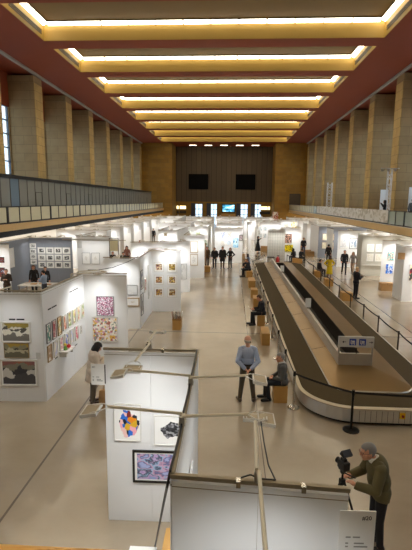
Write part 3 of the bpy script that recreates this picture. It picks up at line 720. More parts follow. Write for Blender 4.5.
for i, (x, y, z, c) in enumerate(((-2.9, 40.22, 2.2, '#7f9a3a'), (-2.25, 40.25, 1.5, '#2f7f3f'), (-2.3, 40.25, .9, '#5a3f9a'), (-2.15, 40.25, .35, '#4b3fae'), (-4.6, 40.18, 1.3, '#6b6a66'), (-4.0, 40.2, 1.2, '#8a8470'), (-2.9, 40.22, 1.1, '#3b3066'))):
    picture('small %s print on the distant partition left of the aisle' % ('olive', 'bright green', 'violet', 'indigo', 'grey', 'stone', 'dark purple')[i], (x, y, z), 2, .42, .5, art_mat('mid_small_%d' % i, [c, '#e2ddd2', c], 3, seed=i+1), FRW, .03)

spotlight('arm lamp on the long white partition behind the six squares', (-3.8, 24.78), -71, .7, watts=44)
spotlight('arm lamp on the partition with two line drawings', (-2.4, 29.95), -86, .7, watts=34)
spotlight('arm lamp on the brightly lit white box booth', (-4.8, 34.45), -86, .7, watts=60)
# --- middle rows at the end of the aisle
booth('central white partition with small coloured prints at the end of aisle', [((-1.32, 37.9), (1.02, 38.1)), ((-1.32, 37.9), (-1.3, 42))])
cen = [((-.62, 2.35), (.42, .62), '#3f62b8', 'blue outlined'), ((-.10, 2.35), (.42, .5), '#c06a5a', 'pale red'), ((-.62, 1.7), (.4, .45), '#b9b09a', 'cream'), ((-.10, 1.7), (.45, .5), '#8fa9c0', 'pale blue'), ((.46, 1.72), (.62, 1.05), '#4f8fc0', 'large sky blue'), ((.90, 2.12), (.3, .5), '#7a4a5a', 'dark framed plum')]
for i, ((x, z), (w_, h_), c, nm) in enumerate(cen):
    picture('%s print on the central partition at the end of aisle' % nm, (x, 37.97+.04*x, z), 5, w_, h_, art_mat('cen_%d' % i, [c, '#e9e4d8', c, '#d6e2ea'] if i != 4 else ['#2f6f9f', '#8fc4de', '#cfe6ee', '#3a5f7a'], 3, seed=i+31), FRB if i == 5 else FRW, .05, .05, 'prints on the central partition')
for i, (y, a, b) in enumerate(((46.5, -1.4, 1.3), (53.0, -1.6, 1.4), (61.0, -2.0, 1.6), (67.5, -2.2, 1.8))):
    booth('distant white partition on the hall axis, %s row back' % ORD[i], [((a, y), (b, y+.1))], group='distant partitions on the hall axis')
    spotlight('tiny arm lamp on the %s distant partition of the hall axis' % ORD[i], ((a+b)/2, y), -90, .6, watts=40)
spotlight('arm lamp on the central partition with coloured prints', (-.1, 38.0), -86, .7, watts=44)
booth('pale partition gridded with thin lines beyond the baggage belt', [((3.02, 36.5), (4.42, 36.6))], mat_=mat('gridded_partition', '#cfcabd', .6))
spotlight('arm lamp on the gridded pale partition', (3.7, 36.55), -86, .7, watts=30)
gm = MB()
for i in range(8): gm.box(3.02+.2*i-.006, 3.02+.2*i+.006, 36.45, 36.475, .05, 2.85)
for j in range(12): gm.box(3.02, 4.42, 36.45, 36.475, .05+.25*j, .062+.25*j)
tag(gm.build('wire_grid', mat('grid_wire', '#9a958a', .5, .4)), 'thin wire grid mounted on the pale partition beyond the baggage belt', 'grid')
booth('white partition with a portrait photograph and a yellow poster', [((4.47, 39.8), (6.2, 39.9))])
spotlight('arm lamp over the portrait photograph', (5.3, 39.85), -86, .7, watts=40)
picture('portrait photograph above the yellow poster', (5.1, 39.78, 1.98), 3, .62, .82, art_mat('portrait', ['#4a3328', '#c08a72', '#2a1d18', '#d8b09a', '#6a4a3c'], 2.2, seed=8), FRG, .02)
picture('bright yellow poster with black marks under the portrait photograph', (5.15, 39.78, 1.12), 3, .78, .62, art_mat('yellow_poster', ['#f0d40a', '#f0d40a', '#1d1a12', '#f0d40a', '#e8c800'], 5, 'noise', seed=9), FRW, .01)
far_cen = [(47.8, 1.9, 2.25, '#9aa3a8'), (50.5, 3.3, 5.6, None), (61.0, 1.8, 5.2, None), (55.0, 3.2, 6.2, None), (66.5, 2.4, 6.6, None)]
for i, (y, a, b, _c) in enumerate(far_cen):
    booth('distant white partition right of the hall axis, %s row back' % ORD[i], [((a, y), (b, y+.1)), ((a, y), (a-.05, y+2.5))], group='distant partitions right of the hall axis')
    spotlight('tiny arm lamp on the %s distant partition right of the axis' % ORD[i], ((a+b)/2, y), -90, .6, watts=40)
for i, (x, z) in enumerate(((3.7, 2.2), (4.2, 2.2), (3.7, 1.4), (4.2, 1.4), (4.9, 2.0))):
    picture('tiny pale print behind the dancing woman, %s' % ('top left', 'top right', 'bottom left', 'bottom right', 'apart on the right')[i], (x-.35, 50.5, z), 2, .4, .5, art_mat('tinyprint_%d' % i, ['#9fb0b8', '#dcd8cc', '#7f8f98'], 3, seed=i+2), FRW, .03)
# cardboard-coloured print at dancer
# --- left booths below the balcony
booth('grey partition hung with small black and white photographs', [((-12.25, 26.6), (-9.62, 26.75)), ((-12.25, 26.6), (-12.25, 22.4))], mat_=GREYPANEL)
pn = 0
photos = ['#1d1c1b', '#4a4947', '#8f8d89', '#d6d3cd', '#2b2a29']
for r in range(3):
    for c in range(4):
        x = -11.49 + .505*c; z = 2.12 - .44*r
        picture('white-framed black and white photograph, grey partition, %s row, %s of four' % (('top', 'middle', 'bottom')[r], ('first', 'second', 'third', 'fourth')[c]), (x, 26.62+.057*(x+12.25), z), 3, .47, .40, art_mat('bw_%d' % pn, [photos[(pn+k*2) % 5] for k in range(4)] + ['#f0eee9'], 2.6, seed=pn+1), FRW, .025, .16, 'photographs on the grey partition'); pn += 1
for r in range(4):
    picture('small black and white photograph in the left column of four, grey partition, %s' % ('topmost', 'second down', 'third down', 'lowest')[r], (-12.0, 26.58, 2.40-.33*r), 3, .38, .30, art_mat('bws_%d' % r, ['#23211f', '#d8d5cf', '#6a6865', '#efece6'], 3, seed=r+2), FRW, .025, .12, 'small photograph column on the grey partition')
picture('tall white text poster on the grey side partition', (-12.22, 24.2, 1.95), 90, .75, 1.1, art_mat('text_poster', ['#eceae6', '#dddbd6', '#eceae6'], 9, 'waves', seed=3), FRW, .02)
spotlight('arm lamp lighting the black and white photographs', (-10.9, 26.68), -88, .7, watts=16)
booth('white partition left of the grey one, with three dark pictures', [((-14.6, 22.3), (-11.35, 22.35))])
for i, (x, z, c) in enumerate(((-12.05, 2.1, '#2b2a2c'), (-11.75, 2.1, '#3a3038'), (-11.8, 1.45, '#2f2c38'))):
    picture('dark picture behind the brown-coated man, %s' % ('left one', 'middle one', 'lower one')[i], (x, 22.28, z), 1, .26 if i < 2 else .34, .3 if i < 2 else .5, art_mat('darkpic_%d' % i, [c, '#8a4030', c, '#b0b6c8'], 3, seed=i+1), FRB, .02)
spotlight('arm lamp over the dark pictures at left edge', (-12.2, 22.32), -90, .7, watts=30)
booth('white partition with two pale framed drawings right of the grey one', [((-9.6, 27.6), (-7.55, 27.65)), ((-9.6, 27.6), (-9.6, 31.5))])
for i, x in enumerate((-9.05, -8.45)):
    picture('pale framed drawing right of the grey partition, %s of two' % ('left', 'right')[i], (x, 27.58, 1.55), 1, .52, .72, art_mat('pale_drawing_%d' % i, ['#ece9e2', '#dedad0', '#efece6'], 6, margin=.3, seed=i+1), FRG, .02, .06, 'two pale drawings')
tag(MB().box(-9.58, -9.30, 27.553, 27.581, 2.2, 2.62).build('booth_number_card', mat('card_grey', '#c3c2bd', .7)), 'small grey number card at top of the two drawings partition', 'card', 'grey number cards')
spotlight('arm lamp over the two pale framed drawings', (-8.7, 27.6), -90, .7, watts=20)
tag(MB().box(-9.65, -5.95, 25.2, 25.25, 2.90, 2.96).build('stabiliser_bar', ALU), 'long grey stabiliser bar spanning between the left partition rows', 'bar')
t = thing('picture_stand', 'thin metal stand holding a small cream sheet, left rows', 'stand', (-6.9, 26.2, 0))
MB().box(-.28, -.25, -.02, .02, 0, 2.98).box(.25, .28, -.02, .02, 0, 2.98).box(-.28, .28, -.02, .02, 2.95, 2.98).build('posts', BRONZE, t); MB().box(-.24, .24, -.01, .01, 2.2, 2.9).build('sheet', mat('cream_sheet', '#e6dcb8', .7), t)
lrow = [33.4, 37.5, 41.6, 46.6, 51.6, 57.5, 64.0]
for i, y in enumerate(lrow):
    booth('white partition bay under left balcony, %s beyond the two drawings' % ORD[i].replace('nearest', 'first'), [((-13.2, y), (-9.34, y+.05)), ((-9.34, y+.05), (-9.34, y+1.3))], group='partition bays under the left balcony')
    tag(MB().box(-9.62, -9.36, y+.005, y+.03, 2.15, 2.6).build('booth_number_card', mat('card_grey', '#c3c2bd', .7)), 'small grey number card on %s white bay under left balcony' % ORD[i].replace('nearest', 'first'), 'card', 'grey number cards')
    spotlight('small arm lamp on the %s white bay under left balcony' % ORD[i].replace('nearest', 'first'), (-11.2, y), -90, .7, watts=32)
    if i in (0, 2, 4, 5):
        picture('blue and orange picture' if i == 0 else 'small pale picture', (-10.9, y-.02, 1.75), 1, .9 if i == 0 else .5, 1.0 if i == 0 else .6, art_mat('lrow_%d' % i, ['#2f6fb0', '#e8dcc0', '#5f9fd0', '#e0b84a'] if i == 0 else ['#b9b2a4', '#ded9cf', '#8f897c'], 2.5, seed=i+4), FRW, .03)['label'] = ('blue and orange picture behind the people seated left' if i == 0 else 'small pale picture on %s white bay under left balcony' % ORD[i])
t = thing('reception_table', 'white table where visitors sit behind the left partition', 'table', (-10.0, 23.0, 0))
MB().box(-1.1, 1.1, -.5, .5, .70, .74).build('tabletop', FRW, t)
for sx in (-1, 1):
    for sy in (-1, 1): MB().box(sx*1.03-.03, sx*1.03+.03, sy*.44-.03, sy*.44+.03, 0, .70).build('leg', ALU, t)
for i, (x, y, c) in enumerate(((-10.4, 22.9, '#c9a06a'), (-10.0, 23.05, '#d8b88a'), (-9.6, 22.85, '#b98c5a'))):
    tag(MB().box(x-.15, x+.15, y-.11, y+.11, .741, .78).build('leaflet_stack', mat('leaflet_%d' % i, c, .7)), 'stack of tan leaflets on the white table, %s' % ('left', 'middle', 'right')[i], 'leaflets', 'leaflets on the white table')
tag(MB().box(-8.15, -7.7, 22.5, 22.9, 0, 1.0).build('wooden_pedestal', PLY, bevel=.01), 'brown wooden pedestal behind the left partition top', 'pedestal')
tag(MB().box(-7.68, -7.3, 22.5, 22.9, 0, 1.02).build('black_pedestal', BLACK, bevel=.01), 'black pedestal beside the brown wooden one, left rows', 'pedestal')
booth('short white counter wall in front of the people seated left', [((-8.9, 30.6), (-6.2, 30.7))], h=1.1)

# --- right booths under the right balcony
booth('white partition at right edge with a colourful print', [((9.15, 23.9), (12.8, 23.95)), ((9.15, 23.9), (9.15, 25.2))], mat_=PANEL)
picture('colourful red and green print at the right edge', (9.75, 23.87, 1.55), 1, .62, .86, art_mat('right_edge_print', ['#b8402f', '#2f5f3f', '#e6d6b8', '#7a2f3f', '#3f3a3a', '#d8a08a'], 6, 'cells', seed=5), FRW, .02)
tag(MB().box(8.80, 9.16, 23.87, 23.90, 2.25, 2.6).build('booth_number_card', CARD), 'small brown number card near the colourful print, right edge', 'card')
spotlight('small arm lamp on the right edge partition', (10.0, 23.9), -90, .7, watts=34)
booth('white partition with four blue and red prints on the right', [((9.2, 27.6), (13.0, 27.65))])
for i, (x, z, w_, h_, pal, nm) in enumerate(((9.73, 1.98, .42, .56, ['#d9563f', '#3fa9a8', '#e8c8b0', '#2f8f98'], 'red and teal'), (10.44, 2.12, .5, .5, ['#2f5fd0', '#efeee9', '#efeee9'], 'small blue dot'), (9.70, 1.20, .46, .62, ['#2f7fe0', '#1f4fb8', '#dfe8f0', '#3f8fe8'], 'bright blue'), (10.44, 1.60, .5, .5, ['#2f5fd0', '#efeee9', '#2f5fd0'], 'round blue'))):
    picture('%s print on the right white partition above two boxes' % nm, (x, 27.57, z), 1, w_, h_, art_mat('rp_%d' % i, pal, 3, margin=.28 if i in (1, 3) else 0, seed=i+9), FRW, .02, 0, 'prints above the two boxes')
tag(MB().box(10.75, 11.1, 27.565, 27.6, 1.95, 2.5).build('booth_number_card', CARD), 'small brown number card above the two boxes, right', 'card')
spotlight('small arm lamp over the four blue and red prints', (10.3, 27.6), -90, .7, watts=44)
booth('greige partition with four pale square drawings on the right', [((9.35, 32.3), (13.2, 32.35)), ((9.35, 32.3), (9.35, 33.4))], mat_=BEIGEPANEL)
for i in range(4):
    picture('pale square drawing on the greige partition, %s' % ('upper left', 'upper right', 'lower left', 'lower right')[i], (9.95+.6*(i % 2), 32.27, 2.0-.68*(i//2)), 1, .5, .56, art_mat('greige_%d' % i, ['#ece8dc', '#ddd8c8', '#efece2'], 4, seed=i+3), FRW, .025, .06, 'four pale drawings on the greige partition')
tag(MB().box(9.4, 13, 32.2, 32.28, .75, .8).build('picture_ledge', FRW), 'white ledge along the foot of greige partition', 'ledge')
spotlight('small arm lamp over the four pale square drawings', (10.3, 32.3), -90, .7, watts=30)
booth('white partition with two grey-framed pictures behind the walking couple', [((8.7, 36.8), (13.2, 36.85))])
for i, (x, c) in enumerate(((9.2, '#c9c6c4'), (10.0, '#7f93a8'))):
    picture('%s picture behind the walking couple' % ('pale unframed', 'grey-blue framed')[i], (x-.05, 36.76, 1.9), 1, .66, .9, art_mat('couple_%d' % i, [c, '#dcdad6', '#b4bac0'], 3, seed=i+5), FRW if i == 0 else FRG, .06, .05)
spotlight('small arm lamp behind the walking couple', (10.2, 36.8), -90, .7, watts=44)
booth('white partition with a grey inner side and four cream drawings', [((8.25, 42.6), (13.2, 42.65)), ((8.25, 42.6), (8.2, 46.5)), ((8.7, 41.0), (8.7, 38.6))], mats=[GREYPANEL, PANEL, PANEL])
for i in range(4):
    picture('cream drawing on the grey wall behind the visitor in black, %s' % ('upper left', 'upper right', 'lower left', 'lower right')[i], (9.0+.62*(i % 2)-.15, 42.55, 1.95-.8*(i//2)), 1, .46, .62, art_mat('cream_%d' % i, ['#e0d6b4', '#f0ead2', '#cbbd94'], 4, seed=i+3), FRO, .03, .05, 'cream drawings on the grey wall')
spotlight('small arm lamp over the four cream drawings', (10.2, 42.6), -90, .7, watts=30)
rrow = [(47.0, 7.9), (51.6, 9.3), (56.0, 8.4), (60.5, 9.6), (66.0, 8.4)]
for i, (y, a) in enumerate(rrow):
    booth('distant white bay under right balcony, %s beyond the grey wall' % ORD[i].replace('nearest', 'first'), [((a, y), (13.2, y+.05)), ((a, y), (a-.02, y+2.6))], group='distant bays under the right balcony')
    spotlight('tiny arm lamp on the %s distant bay under right balcony' % ORD[i].replace('nearest', 'first'), ((a+11)/2, y), -90, .7, watts=32)
booth('white back wall behind the standing man in dark sweater', [((5.9, 57.6), (8.4, 57.7))])
for i, (x, z, c, nm) in enumerate(((6.3, 2.0, '#cfc8ba', 'pale grey'), (7.0, 2.0, '#c4bcae', 'stone coloured'), (8.1, 2.25, '#d9b24a', 'golden yellow'))):
    picture('%s picture on the back wall behind the man in dark sweater' % nm, (x, 57.55, z), 2, .9 if i == 2 else .6, .9, art_mat('backwall_%d' % i, [c, '#e2dccf', c], 3, seed=i), FRW, .03)
spotlight('tiny arm lamp behind the standing man in dark sweater', (7.2, 57.6), -90, .5, watts=32)
t = tag(MB().box(5.2, 5.9, 56.6, 56.7, 2.4, 3.9).build('portrait_banner', art_mat('portrait_banner', ['#d8a08a', '#efe6dc', '#b0604a', '#f0ece4'], 2, seed=3)), 'small banner with a reddish portrait at far end below right balcony', 'banner')

# ------------------------------------------------------------------ baggage carousel
BX0, BX1, BY0, BY1 = 1.85, 5.52, 10.02, 35.6
def rrect(x0, x1, y0, y1, r, n=10):
    pts = []
    for cx, cy, a0 in ((x1-r, y0+r, -90), (x1-r, y1-r, 0), (x0+r, y1-r, 90), (x0+r, y0+r, 180)):
        for i in range(n+1):
            a = math.radians(a0 + 90*i/n); pts.append((cx+r*math.cos(a), cy+r*math.sin(a)))
    return pts
C0 = ((BX0+BX1)/2, BY0)
t = thing('baggage_carousel', 'long dark baggage belt loop with tan deck and stainless skirt, right of the aisle', 'baggage carousel', (C0[0], C0[1], 0))
off = (C0[0], C0[1], 0)
def ring(outer, inner, zo, zi):
    n = len(outer); m = MB()
    m.add([(x,y,zo) for x,y in outer] + [(x,y,zi) for x,y in inner], [(i,(i+1)%n,n+(i+1)%n,n+i) for i in range(n)])
    return m
def band(poly, z0, z1, inset=0):
    n = len(poly); m = MB(); m.add([(x,y,z0) for x,y in poly] + [(x,y,z1) for x,y in poly], [(i,(i+1)%n,n+(i+1)%n,n+i) for i in range(n)]); return m
R0 = 1.25
def frame(o): return rrect(BX0+o, BX1-o, BY0+o, BY1-o, max(R0-o, .35))
band(frame(.10), 0.005, .10).build('plinth', BLACK, t, off=off)
m = band(frame(0), .09, .40); m.add(*[(lambda r: (r.v, r.f))(ring(frame(0), frame(.10), .09, .09))][0]); m.build('skirt', STEEL, t, off=off, smooth=False)
m = ring(frame(-.015), frame(.07), .425, .455); m.add(*(lambda r: (r.v, r.f))(band(frame(-.015), .405, .425))); m.build('edge_bumper', mat('bumper_strip', '#b9ad95', .4, .5), t, off=off)
ring(frame(.07), frame(.78), .45, .50).build('belt', BELT, t, off=off)
ring(frame(.78), frame(.80), .50, .53).build('belt_lip', ALU, t, off=off)
TX0, TX1, TY0, TY1 = 3.14, 4.06, 12.5, 34.0
inn = frame(.80); n = len(inn)
tr = []
for (x, y) in inn: tr.append((min(max(x, TX0), TX1), min(max(y, TY0), TY1)))
m = MB(); m.add([(x,y,.53) for x,y in inn] + [(x,y,.60) for x,y in tr], [(i,(i+1)%n,n+(i+1)%n,n+i) for i in range(n)]); m.build('deck', DECK, t, off=off)
# seams on the deck
m = MB()
for i in range(9):
    y = 14 + 2.2*i; m.obox((2.89, y, .568), (.235, .06, .032), (0, .004, 0), (0, 0, .002)); m.obox((4.36, y, .562), (.29, .06, -.032), (0, .004, 0), (0, 0, .002))
m.build('deck_seam', ALUDK, t, off=off)
# trench: left parapet, inner faces and floor
MB().box(TX0, TX0+.10, TY0, TY1, .02, .93).build('parapet', STEEL, t, off=off)
m = MB(); m.box(TX0+.10, TX1, TY0, TY1, .02, .06); m.box(TX1-.02, TX1, TY0, TY1, .06, .595); m.box(TX0+.10, TX0+.12, TY0+.05, TY1, .06, .90); m.box(TX0+.12, TX1, TY1-.03, TY1, .06, .60)
m.build('trench_lining', TRENCH, t, off=off)
# signed end of the trench
m = MB(); m.box(TX0, TX1+.04, TY0-.06, TY0, .56, .92); m.box(TX0, TX1+.04, TY0-.07, TY0+.01, .92, .94); m.build('end_panel', STEEL, t, off=off)
m = MB(); m.box(TX0-.01, TX0+.03, TY0-.06, TY0-.02, .93, 1.14); m.box(TX1, TX1+.04, TY0-.06, TY0-.02, .93, 1.14); m.build('sign_post', STEEL, t, off=off)
sg_ = MB().box(TX0-.02, TX1+.05, TY0-.08, TY0-.01, 1.14, 1.44).build('sign_board', mat('sign_grey', '#cbc8c0', .5), t, off=off)
xs = TX0-.02; yy = TY0-.084
BLUE = mat('sign_blue', '#1f3f9a', .4)
m = MB()
for x in (.30, .57): m.box(xs+x, xs+x+.19, yy-.002, yy+.003, 1.195, 1.385)
m.build('icon_square', BLUE, sg_, off=off)
m = MB()
for x in (.30, .57):      # luggage trolley pictogram
    m.box(xs+x+.035, xs+x+.055, yy-.006, yy-.003, 1.24, 1.35); m.box(xs+x+.035, xs+x+.155, yy-.006, yy-.003, 1.24, 1.26)
    m.box(xs+x+.07, xs+x+.15, yy-.006, yy-.003, 1.275, 1.33); m.box(xs+x+.06, xs+x+.08, yy-.006, yy-.003, 1.21, 1.235); m.box(xs+x+.13, xs+x+.15, yy-.006, yy-.003, 1.21, 1.235)
m.build('trolley_icon', FRW, sg_, off=off)
m = MB()
for x, s in ((.16, -1), (.90, 1)):
    m.box(xs+x-.05, xs+x+.05, yy-.003, yy+.003, 1.283, 1.297)
    tip = xs+x+.06*s
    m.add([(tip, yy-.003, 1.29), (tip-.045*s, yy-.003, 1.325), (tip-.045*s, yy-.003, 1.255), (tip, yy+.003, 1.29), (tip-.045*s, yy+.003, 1.325), (tip-.045*s, yy+.003, 1.255)], [(0,1,2),(3,5,4),(0,3,4,1),(1,4,5,2),(2,5,3,0)])
m.build('arrow', BLACK, sg_, off=off)
MB().tube((TX0+.50, TY0-.03, .94), (TX0+.50, TY0-.03, 1.10), .018, n=10).build('peg', BLACK, t, off=off)
# emergency stop on the skirt
es = MB().box(4.02, 4.14, BY0-.035, BY0-.001, .22, .36).build('stop_switch', mat('signal_yellow', '#e2b616', .5), t, off=off)
MB().tube((4.08, BY0-.06, .29), (4.08, BY0-.034, .29), .03, n=14).build('stop_button', mat('signal_red', '#8a1a16', .4), es, off=off)
m = MB()
for i in range(10):
    x = BX0 + R0 + (BX1-BX0-2*R0)*i/9; m.box(x-.004, x+.004, BY0-.003, BY0+.002, .10, .38)
m.build('skirt_seam', ALUDK, t, off=off)
for i, (y) in enumerate((17.9, 27.2)):
    t2 = thing('parapet_label', 'small white sign standing on the carousel parapet, %s of two' % ('nearer', 'farther')[i], 'sign', (TX0+.05, y, .932), 0, 'white signs on the parapet')
    MB().box(-.11, .11, -.012, .012, .05, .42).build('card', PAPER, t2); MB().box(-.05, .05, -.03, .03, 0, .06).build('foot', ALU, t2)
t2 = thing('grey_bin', 'grey metal bin behind the far end of baggage belt', 'bin', (3.25, 36.0, 0))
MB().box(-.28, .28, -.25, .25, 0, .75).build('body', STEEL, t2, bevel=.02); MB().box(-.30, .30, -.27, .27, .75, .80).build('lid', ALUDK, t2)
t2 = thing('fire_extinguisher', 'red fire extinguisher standing beyond the baggage belt', 'fire extinguisher', (3.85, 36.2, 0))
MB().lathe([(.0,0),(.14,0),(.15,.05),(.15,.62),(.10,.74),(.04,.78),(.04,.84)], n=18).build('cylinder', mat('extinguisher_red', '#a51d18', .35), t2, smooth=True)
MB().box(-.04, .12, -.02, .02, .84, .90).build('valve_handle', BLACK, t2); MB().path([(.04,0,.84),(.17,0,.7),(.17,0,.35)], .015).build('hose', BLACK, t2)

# ------------------------------------------------------------------ queue posts
def stanchion(x, y, label, m_, group, base=.16, zb=0.):
    t = thing('queue_post', label, 'barrier post', (x, y, 0), 0, group)
    MB().lathe([(base, .001), (base, .02), (base*.8, .035), (.035, .05)], n=20).build('base', m_, t, smooth=False)
    MB().tube((0,0,.04), (0,0,.96), .028, n=12).build('pole', m_, t, smooth=False)
    MB().tube((0,0,.86), (0,0,.98), .036, n=12).build('belt_head', BLACKM if m_ is CHROME else m_, t)
    return t
def belt(p, q, label, group):
    p, q = Vector((p[0], p[1], .92)), Vector((q[0], q[1], .92)); d = (q-p); L = d.length; d.normalize()
    p = p + d*.037; q = q - d*.037; nr = Vector((-d.y, d.x, 0))
    m = MB(); N = 6; rings = []
    for i in range(N+1):
        c = p.lerp(q, i/N); c.z -= .04*4*(i/N)*(1-i/N)*min(1, L/2.2)
        rings.append([c + nr*.003 + Vector((0,0,.025)), c - nr*.003 + Vector((0,0,.025)), c - nr*.003 - Vector((0,0,.025)), c + nr*.003 - Vector((0,0,.025))])
    m.loft(rings); return tag(m.build('barrier_belt', WEB), label, 'barrier belt', group)
LP = [(1.68, 10.85)] + [(1.66, y) for y in (12.55, 14.5, 16.65, 18.85, 21.4, 23.7, 26.3, 29.2, 32.2)]
for i, (x, y) in enumerate(LP):
    stanchion(x, y, 'chrome queue post on aisle side of the baggage belt, %s from the front' % ORD[i].replace('nearest', 'first'), CHROME, 'chrome queue posts on the aisle side', .15)
for i in range(len(LP)-1): belt(LP[i], LP[i+1], 'black barrier belt on aisle side of the baggage belt, %s span from the front' % ORD[i].replace('nearest', 'first'), 'barrier belts on the aisle side')
FP = (2.86, 9.80); stanchion(*FP, 'black queue post standing alone before the carousel front curve', BLACKM, None, .19)
belt(LP[0], FP, 'black barrier belt from the first chrome post to the black front post', 'front barrier belts')
belt(FP, (5.85, 9.75), 'black barrier belt running right from the black front post', 'front barrier belts')
stanchion(5.85, 9.75, 'black queue post outside the view at right of the carousel front', BLACKM, None, .19)
RP = [(5.66, y) for y in (12.7, 14.75, 16.8, 18.7, 20.8, 23.0, 25.3, 27.8, 30.4, 34.0)]
for i, (x, y) in enumerate(RP):
    stanchion(x, y, 'brown metal queue post on the far side of baggage belt, %s from the front' % ORD[i].replace('nearest', 'first'), BRONZE, 'brown queue posts on the far side', .10)
for i in range(len(RP)-1): belt(RP[i], RP[i+1], 'dark barrier belt on the far side of baggage belt, %s span from the front' % ORD[i].replace('nearest', 'first'), 'barrier belts on the far side')
RP2 = (4.6, 36.2); stanchion(*RP2, 'dark queue post behind the far end of baggage belt', BRONZE, None, .12); belt(RP[-1], RP2, 'dark barrier belt closing the far end of baggage belt', 'end barrier belts')
P3_ = (2.75, 35.95); stanchion(*P3_, 'chrome queue post behind the far end of baggage belt', CHROME, None, .15); belt(LP[-1], P3_, 'black barrier belt turning the far aisle corner', 'end barrier belts')

# ------------------------------------------------------------------ box seats and crates
def box_seat(x, y, w_, d_, h_, label, m_=PLY, group='plywood box seats along the aisle', name='box_seat', rz=0.):
    t = thing(name, label, 'box seat' if name == 'box_seat' else 'box', (x, y, 0), rz, group)
    MB().box(-w_/2, w_/2, -d_/2, d_/2, 0.001, h_-.018).build('body', m_, t, bevel=.006)
    if name == 'box_seat': MB().box(-w_/2-.002, w_/2+.002, -d_/2-.002, d_/2+.002, h_-.018, h_).build('top_board', m_, t, bevel=.004)
    else: 
        MB().box(-.03, .03, -d_/2-.002, d_/2+.002, h_-.018, h_-.015).box(-.03, .03, -d_/2-.003, -d_/2, h_-.12, h_-.018).build('tape', mat('parcel_tape', '#9a7444', .4), t)
        MB().box(-w_/2, -.003, -d_/2, d_/2, h_-.019, h_-.016).box(.003, w_/2, -d_/2, d_/2, h_-.019, h_-.016).build('lid_flap', m_, t)
    return t
box_seat(1.38, 11.30, .36, .42, .45, 'plywood box under the seated man in grey jacket')
box_seat(1.36, 16.3, .30, .96, .45, 'long plywood box seat, empty, between two seated men')
box_seat(1.36, 18.6, .32, .38, .45, 'plywood box under the man in dark suit')
box_seat(1.38, 22.2, .36, .9, .45, 'plywood box behind the man in dark suit')
box_seat(1.36, 24.3, .36, .7, .45, 'plywood box fourth along the aisle, low against the posts')
box_seat(1.36, 27.4, .40, 1.3, .45, 'plywood box fifth along the aisle, near seated pair')
box_seat(1.36, 30.9, .40, .9, .45, 'plywood box under the far seated pair')
box_seat(1.36, 34.0, .40, .9, .45, 'plywood box at the far end of aisle posts')
box_seat(6.26, 23.9, .55, .5, .45, 'plywood box beside the blond person in black right of the belt', group='box seats right of the belt')
box_seat(6.20, 28.1, .5, .55, .45, 'empty plywood box right of the belt, nearer', group='box seats right of the belt')
box_seat(6.15, 31.4, .45, .6, .45, 'plywood box under the person next to yellow dress', group='box seats right of the belt')
box_seat(5.75, 38.4, .8, .5, .45, 'plywood box under the dark pair beyond the belt', group='box seats right of the belt')
for i, (x, y, s) in enumerate(((9.05, 60.2, .9), (9.9, 58.6, .9), (9.15, 54.7, .8), (8.9, 50.1, .75), (9.7, 50.3, .8), (9.3, 46.3, .8))):
    pass
for i, (x, y, s) in enumerate(((6.9, 55.4, .8), (8.6, 54.0, .8), (8.15, 50.4, .8), (7.75, 45.6, .75), (6.9, 46.0, .7), (7.75, 43.9, .8))):
    box_seat(x, y, s, s*.6, s*.55, 'brown cardboard box on the far right floor, %s' % ('leftmost behind the standing man', 'one right of the standing man', 'one beside the standing man\'s legs', 'right one of a pair', 'left one of a pair', 'nearest, rightmost one')[i], CARD, 'cardboard boxes on the far right floor', 'cardboard_box')
box_seat(9.35, 26.9, .72, .5, .48, 'brown cardboard box below blue prints on the right, left of two', CARD, 'two boxes below the blue prints', 'cardboard_box')
box_seat(10.2, 26.9, .88, .5, .46, 'brown cardboard box below blue prints on the right, right of two', CARD, 'two boxes below the blue prints', 'cardboard_box')
box_seat(-1.72, 32.9, .55, .5, .42, 'plywood box beside the brown poster and the standing visitors', group=None)
box_seat(1.1, 40.5, .5, .4, .5, 'small brown box beside the central partition', CARD, None, 'cardboard_box')
box_seat(3.55, 46.9, .7, .5, .6, 'brown box behind the dancing woman', CARD, None, 'cardboard_box')
t = thing('print_crate', 'wooden crate of upright prints on floor beside the middle aisle', 'crate', (-2.12, 17.75, 0))
MB().box(-.17, .17, -.25, .25, .001, .40).build('body', PLY, t, bevel=.005)
MB().box(-.18, .18, .22, .25, .40, .46).box(-.18, .18, -.25, -.22, .40, .46).box(-.18, -.15, -.22, .22, .40, .46).box(.15, .18, -.22, .22, .40, .46).build('rim', PLYD, t)
for i, (c, a, h_) in enumerate((('#b5483f', -.22, .27), ('#e9e2d4', -.14, .30), ('#3b3f4a', -.05, .24), ('#caa890', .04, .31), ('#6a3a3a', .12, .25), ('#e2ddd2', .22, .28))):
    x = -.125 + .05*i
    tag(MB().obox((-2.12+x+a*.25, 17.75, .40+.6*h_-.03), (.005, 0, 0), (0, .17, 0), (a*h_*.4, 0, .6*h_)).build('loose_print', art_mat('crate_print_%d' % i, [c, '#d9d2c4', c, '#5a4a44', c], 4, seed=i)), '%s print standing in the wooden crate' % ('red', 'cream', 'dark grey', 'rosy tan', 'maroon', 'off-white')[i], 'print', 'prints in the wooden crate')
t = thing('shopping_bag', 'tan paper bag on floor beside the woman in cream top', 'bag', (-3.05, 10.55, 0))
m = MB(); m.loft([[(-.17,-.1,0.001),(.17,-.1,0.001),(.17,.1,0.001),(-.17,.1,0.001)], [(-.19,-.1,.3),(.19,-.1,.3),(.19,.1,.3),(-.19,.1,.3)], [(-.18,-.05,.46),(.18,-.05,.46),(.18,.05,.46),(-.18,.05,.46)]]); m.build('body', CARD, t)
MB().path([(-.09,0,.46),(-.08,0,.57),(.08,0,.57),(.09,0,.46)], .008).build('handle', PLYD, t)

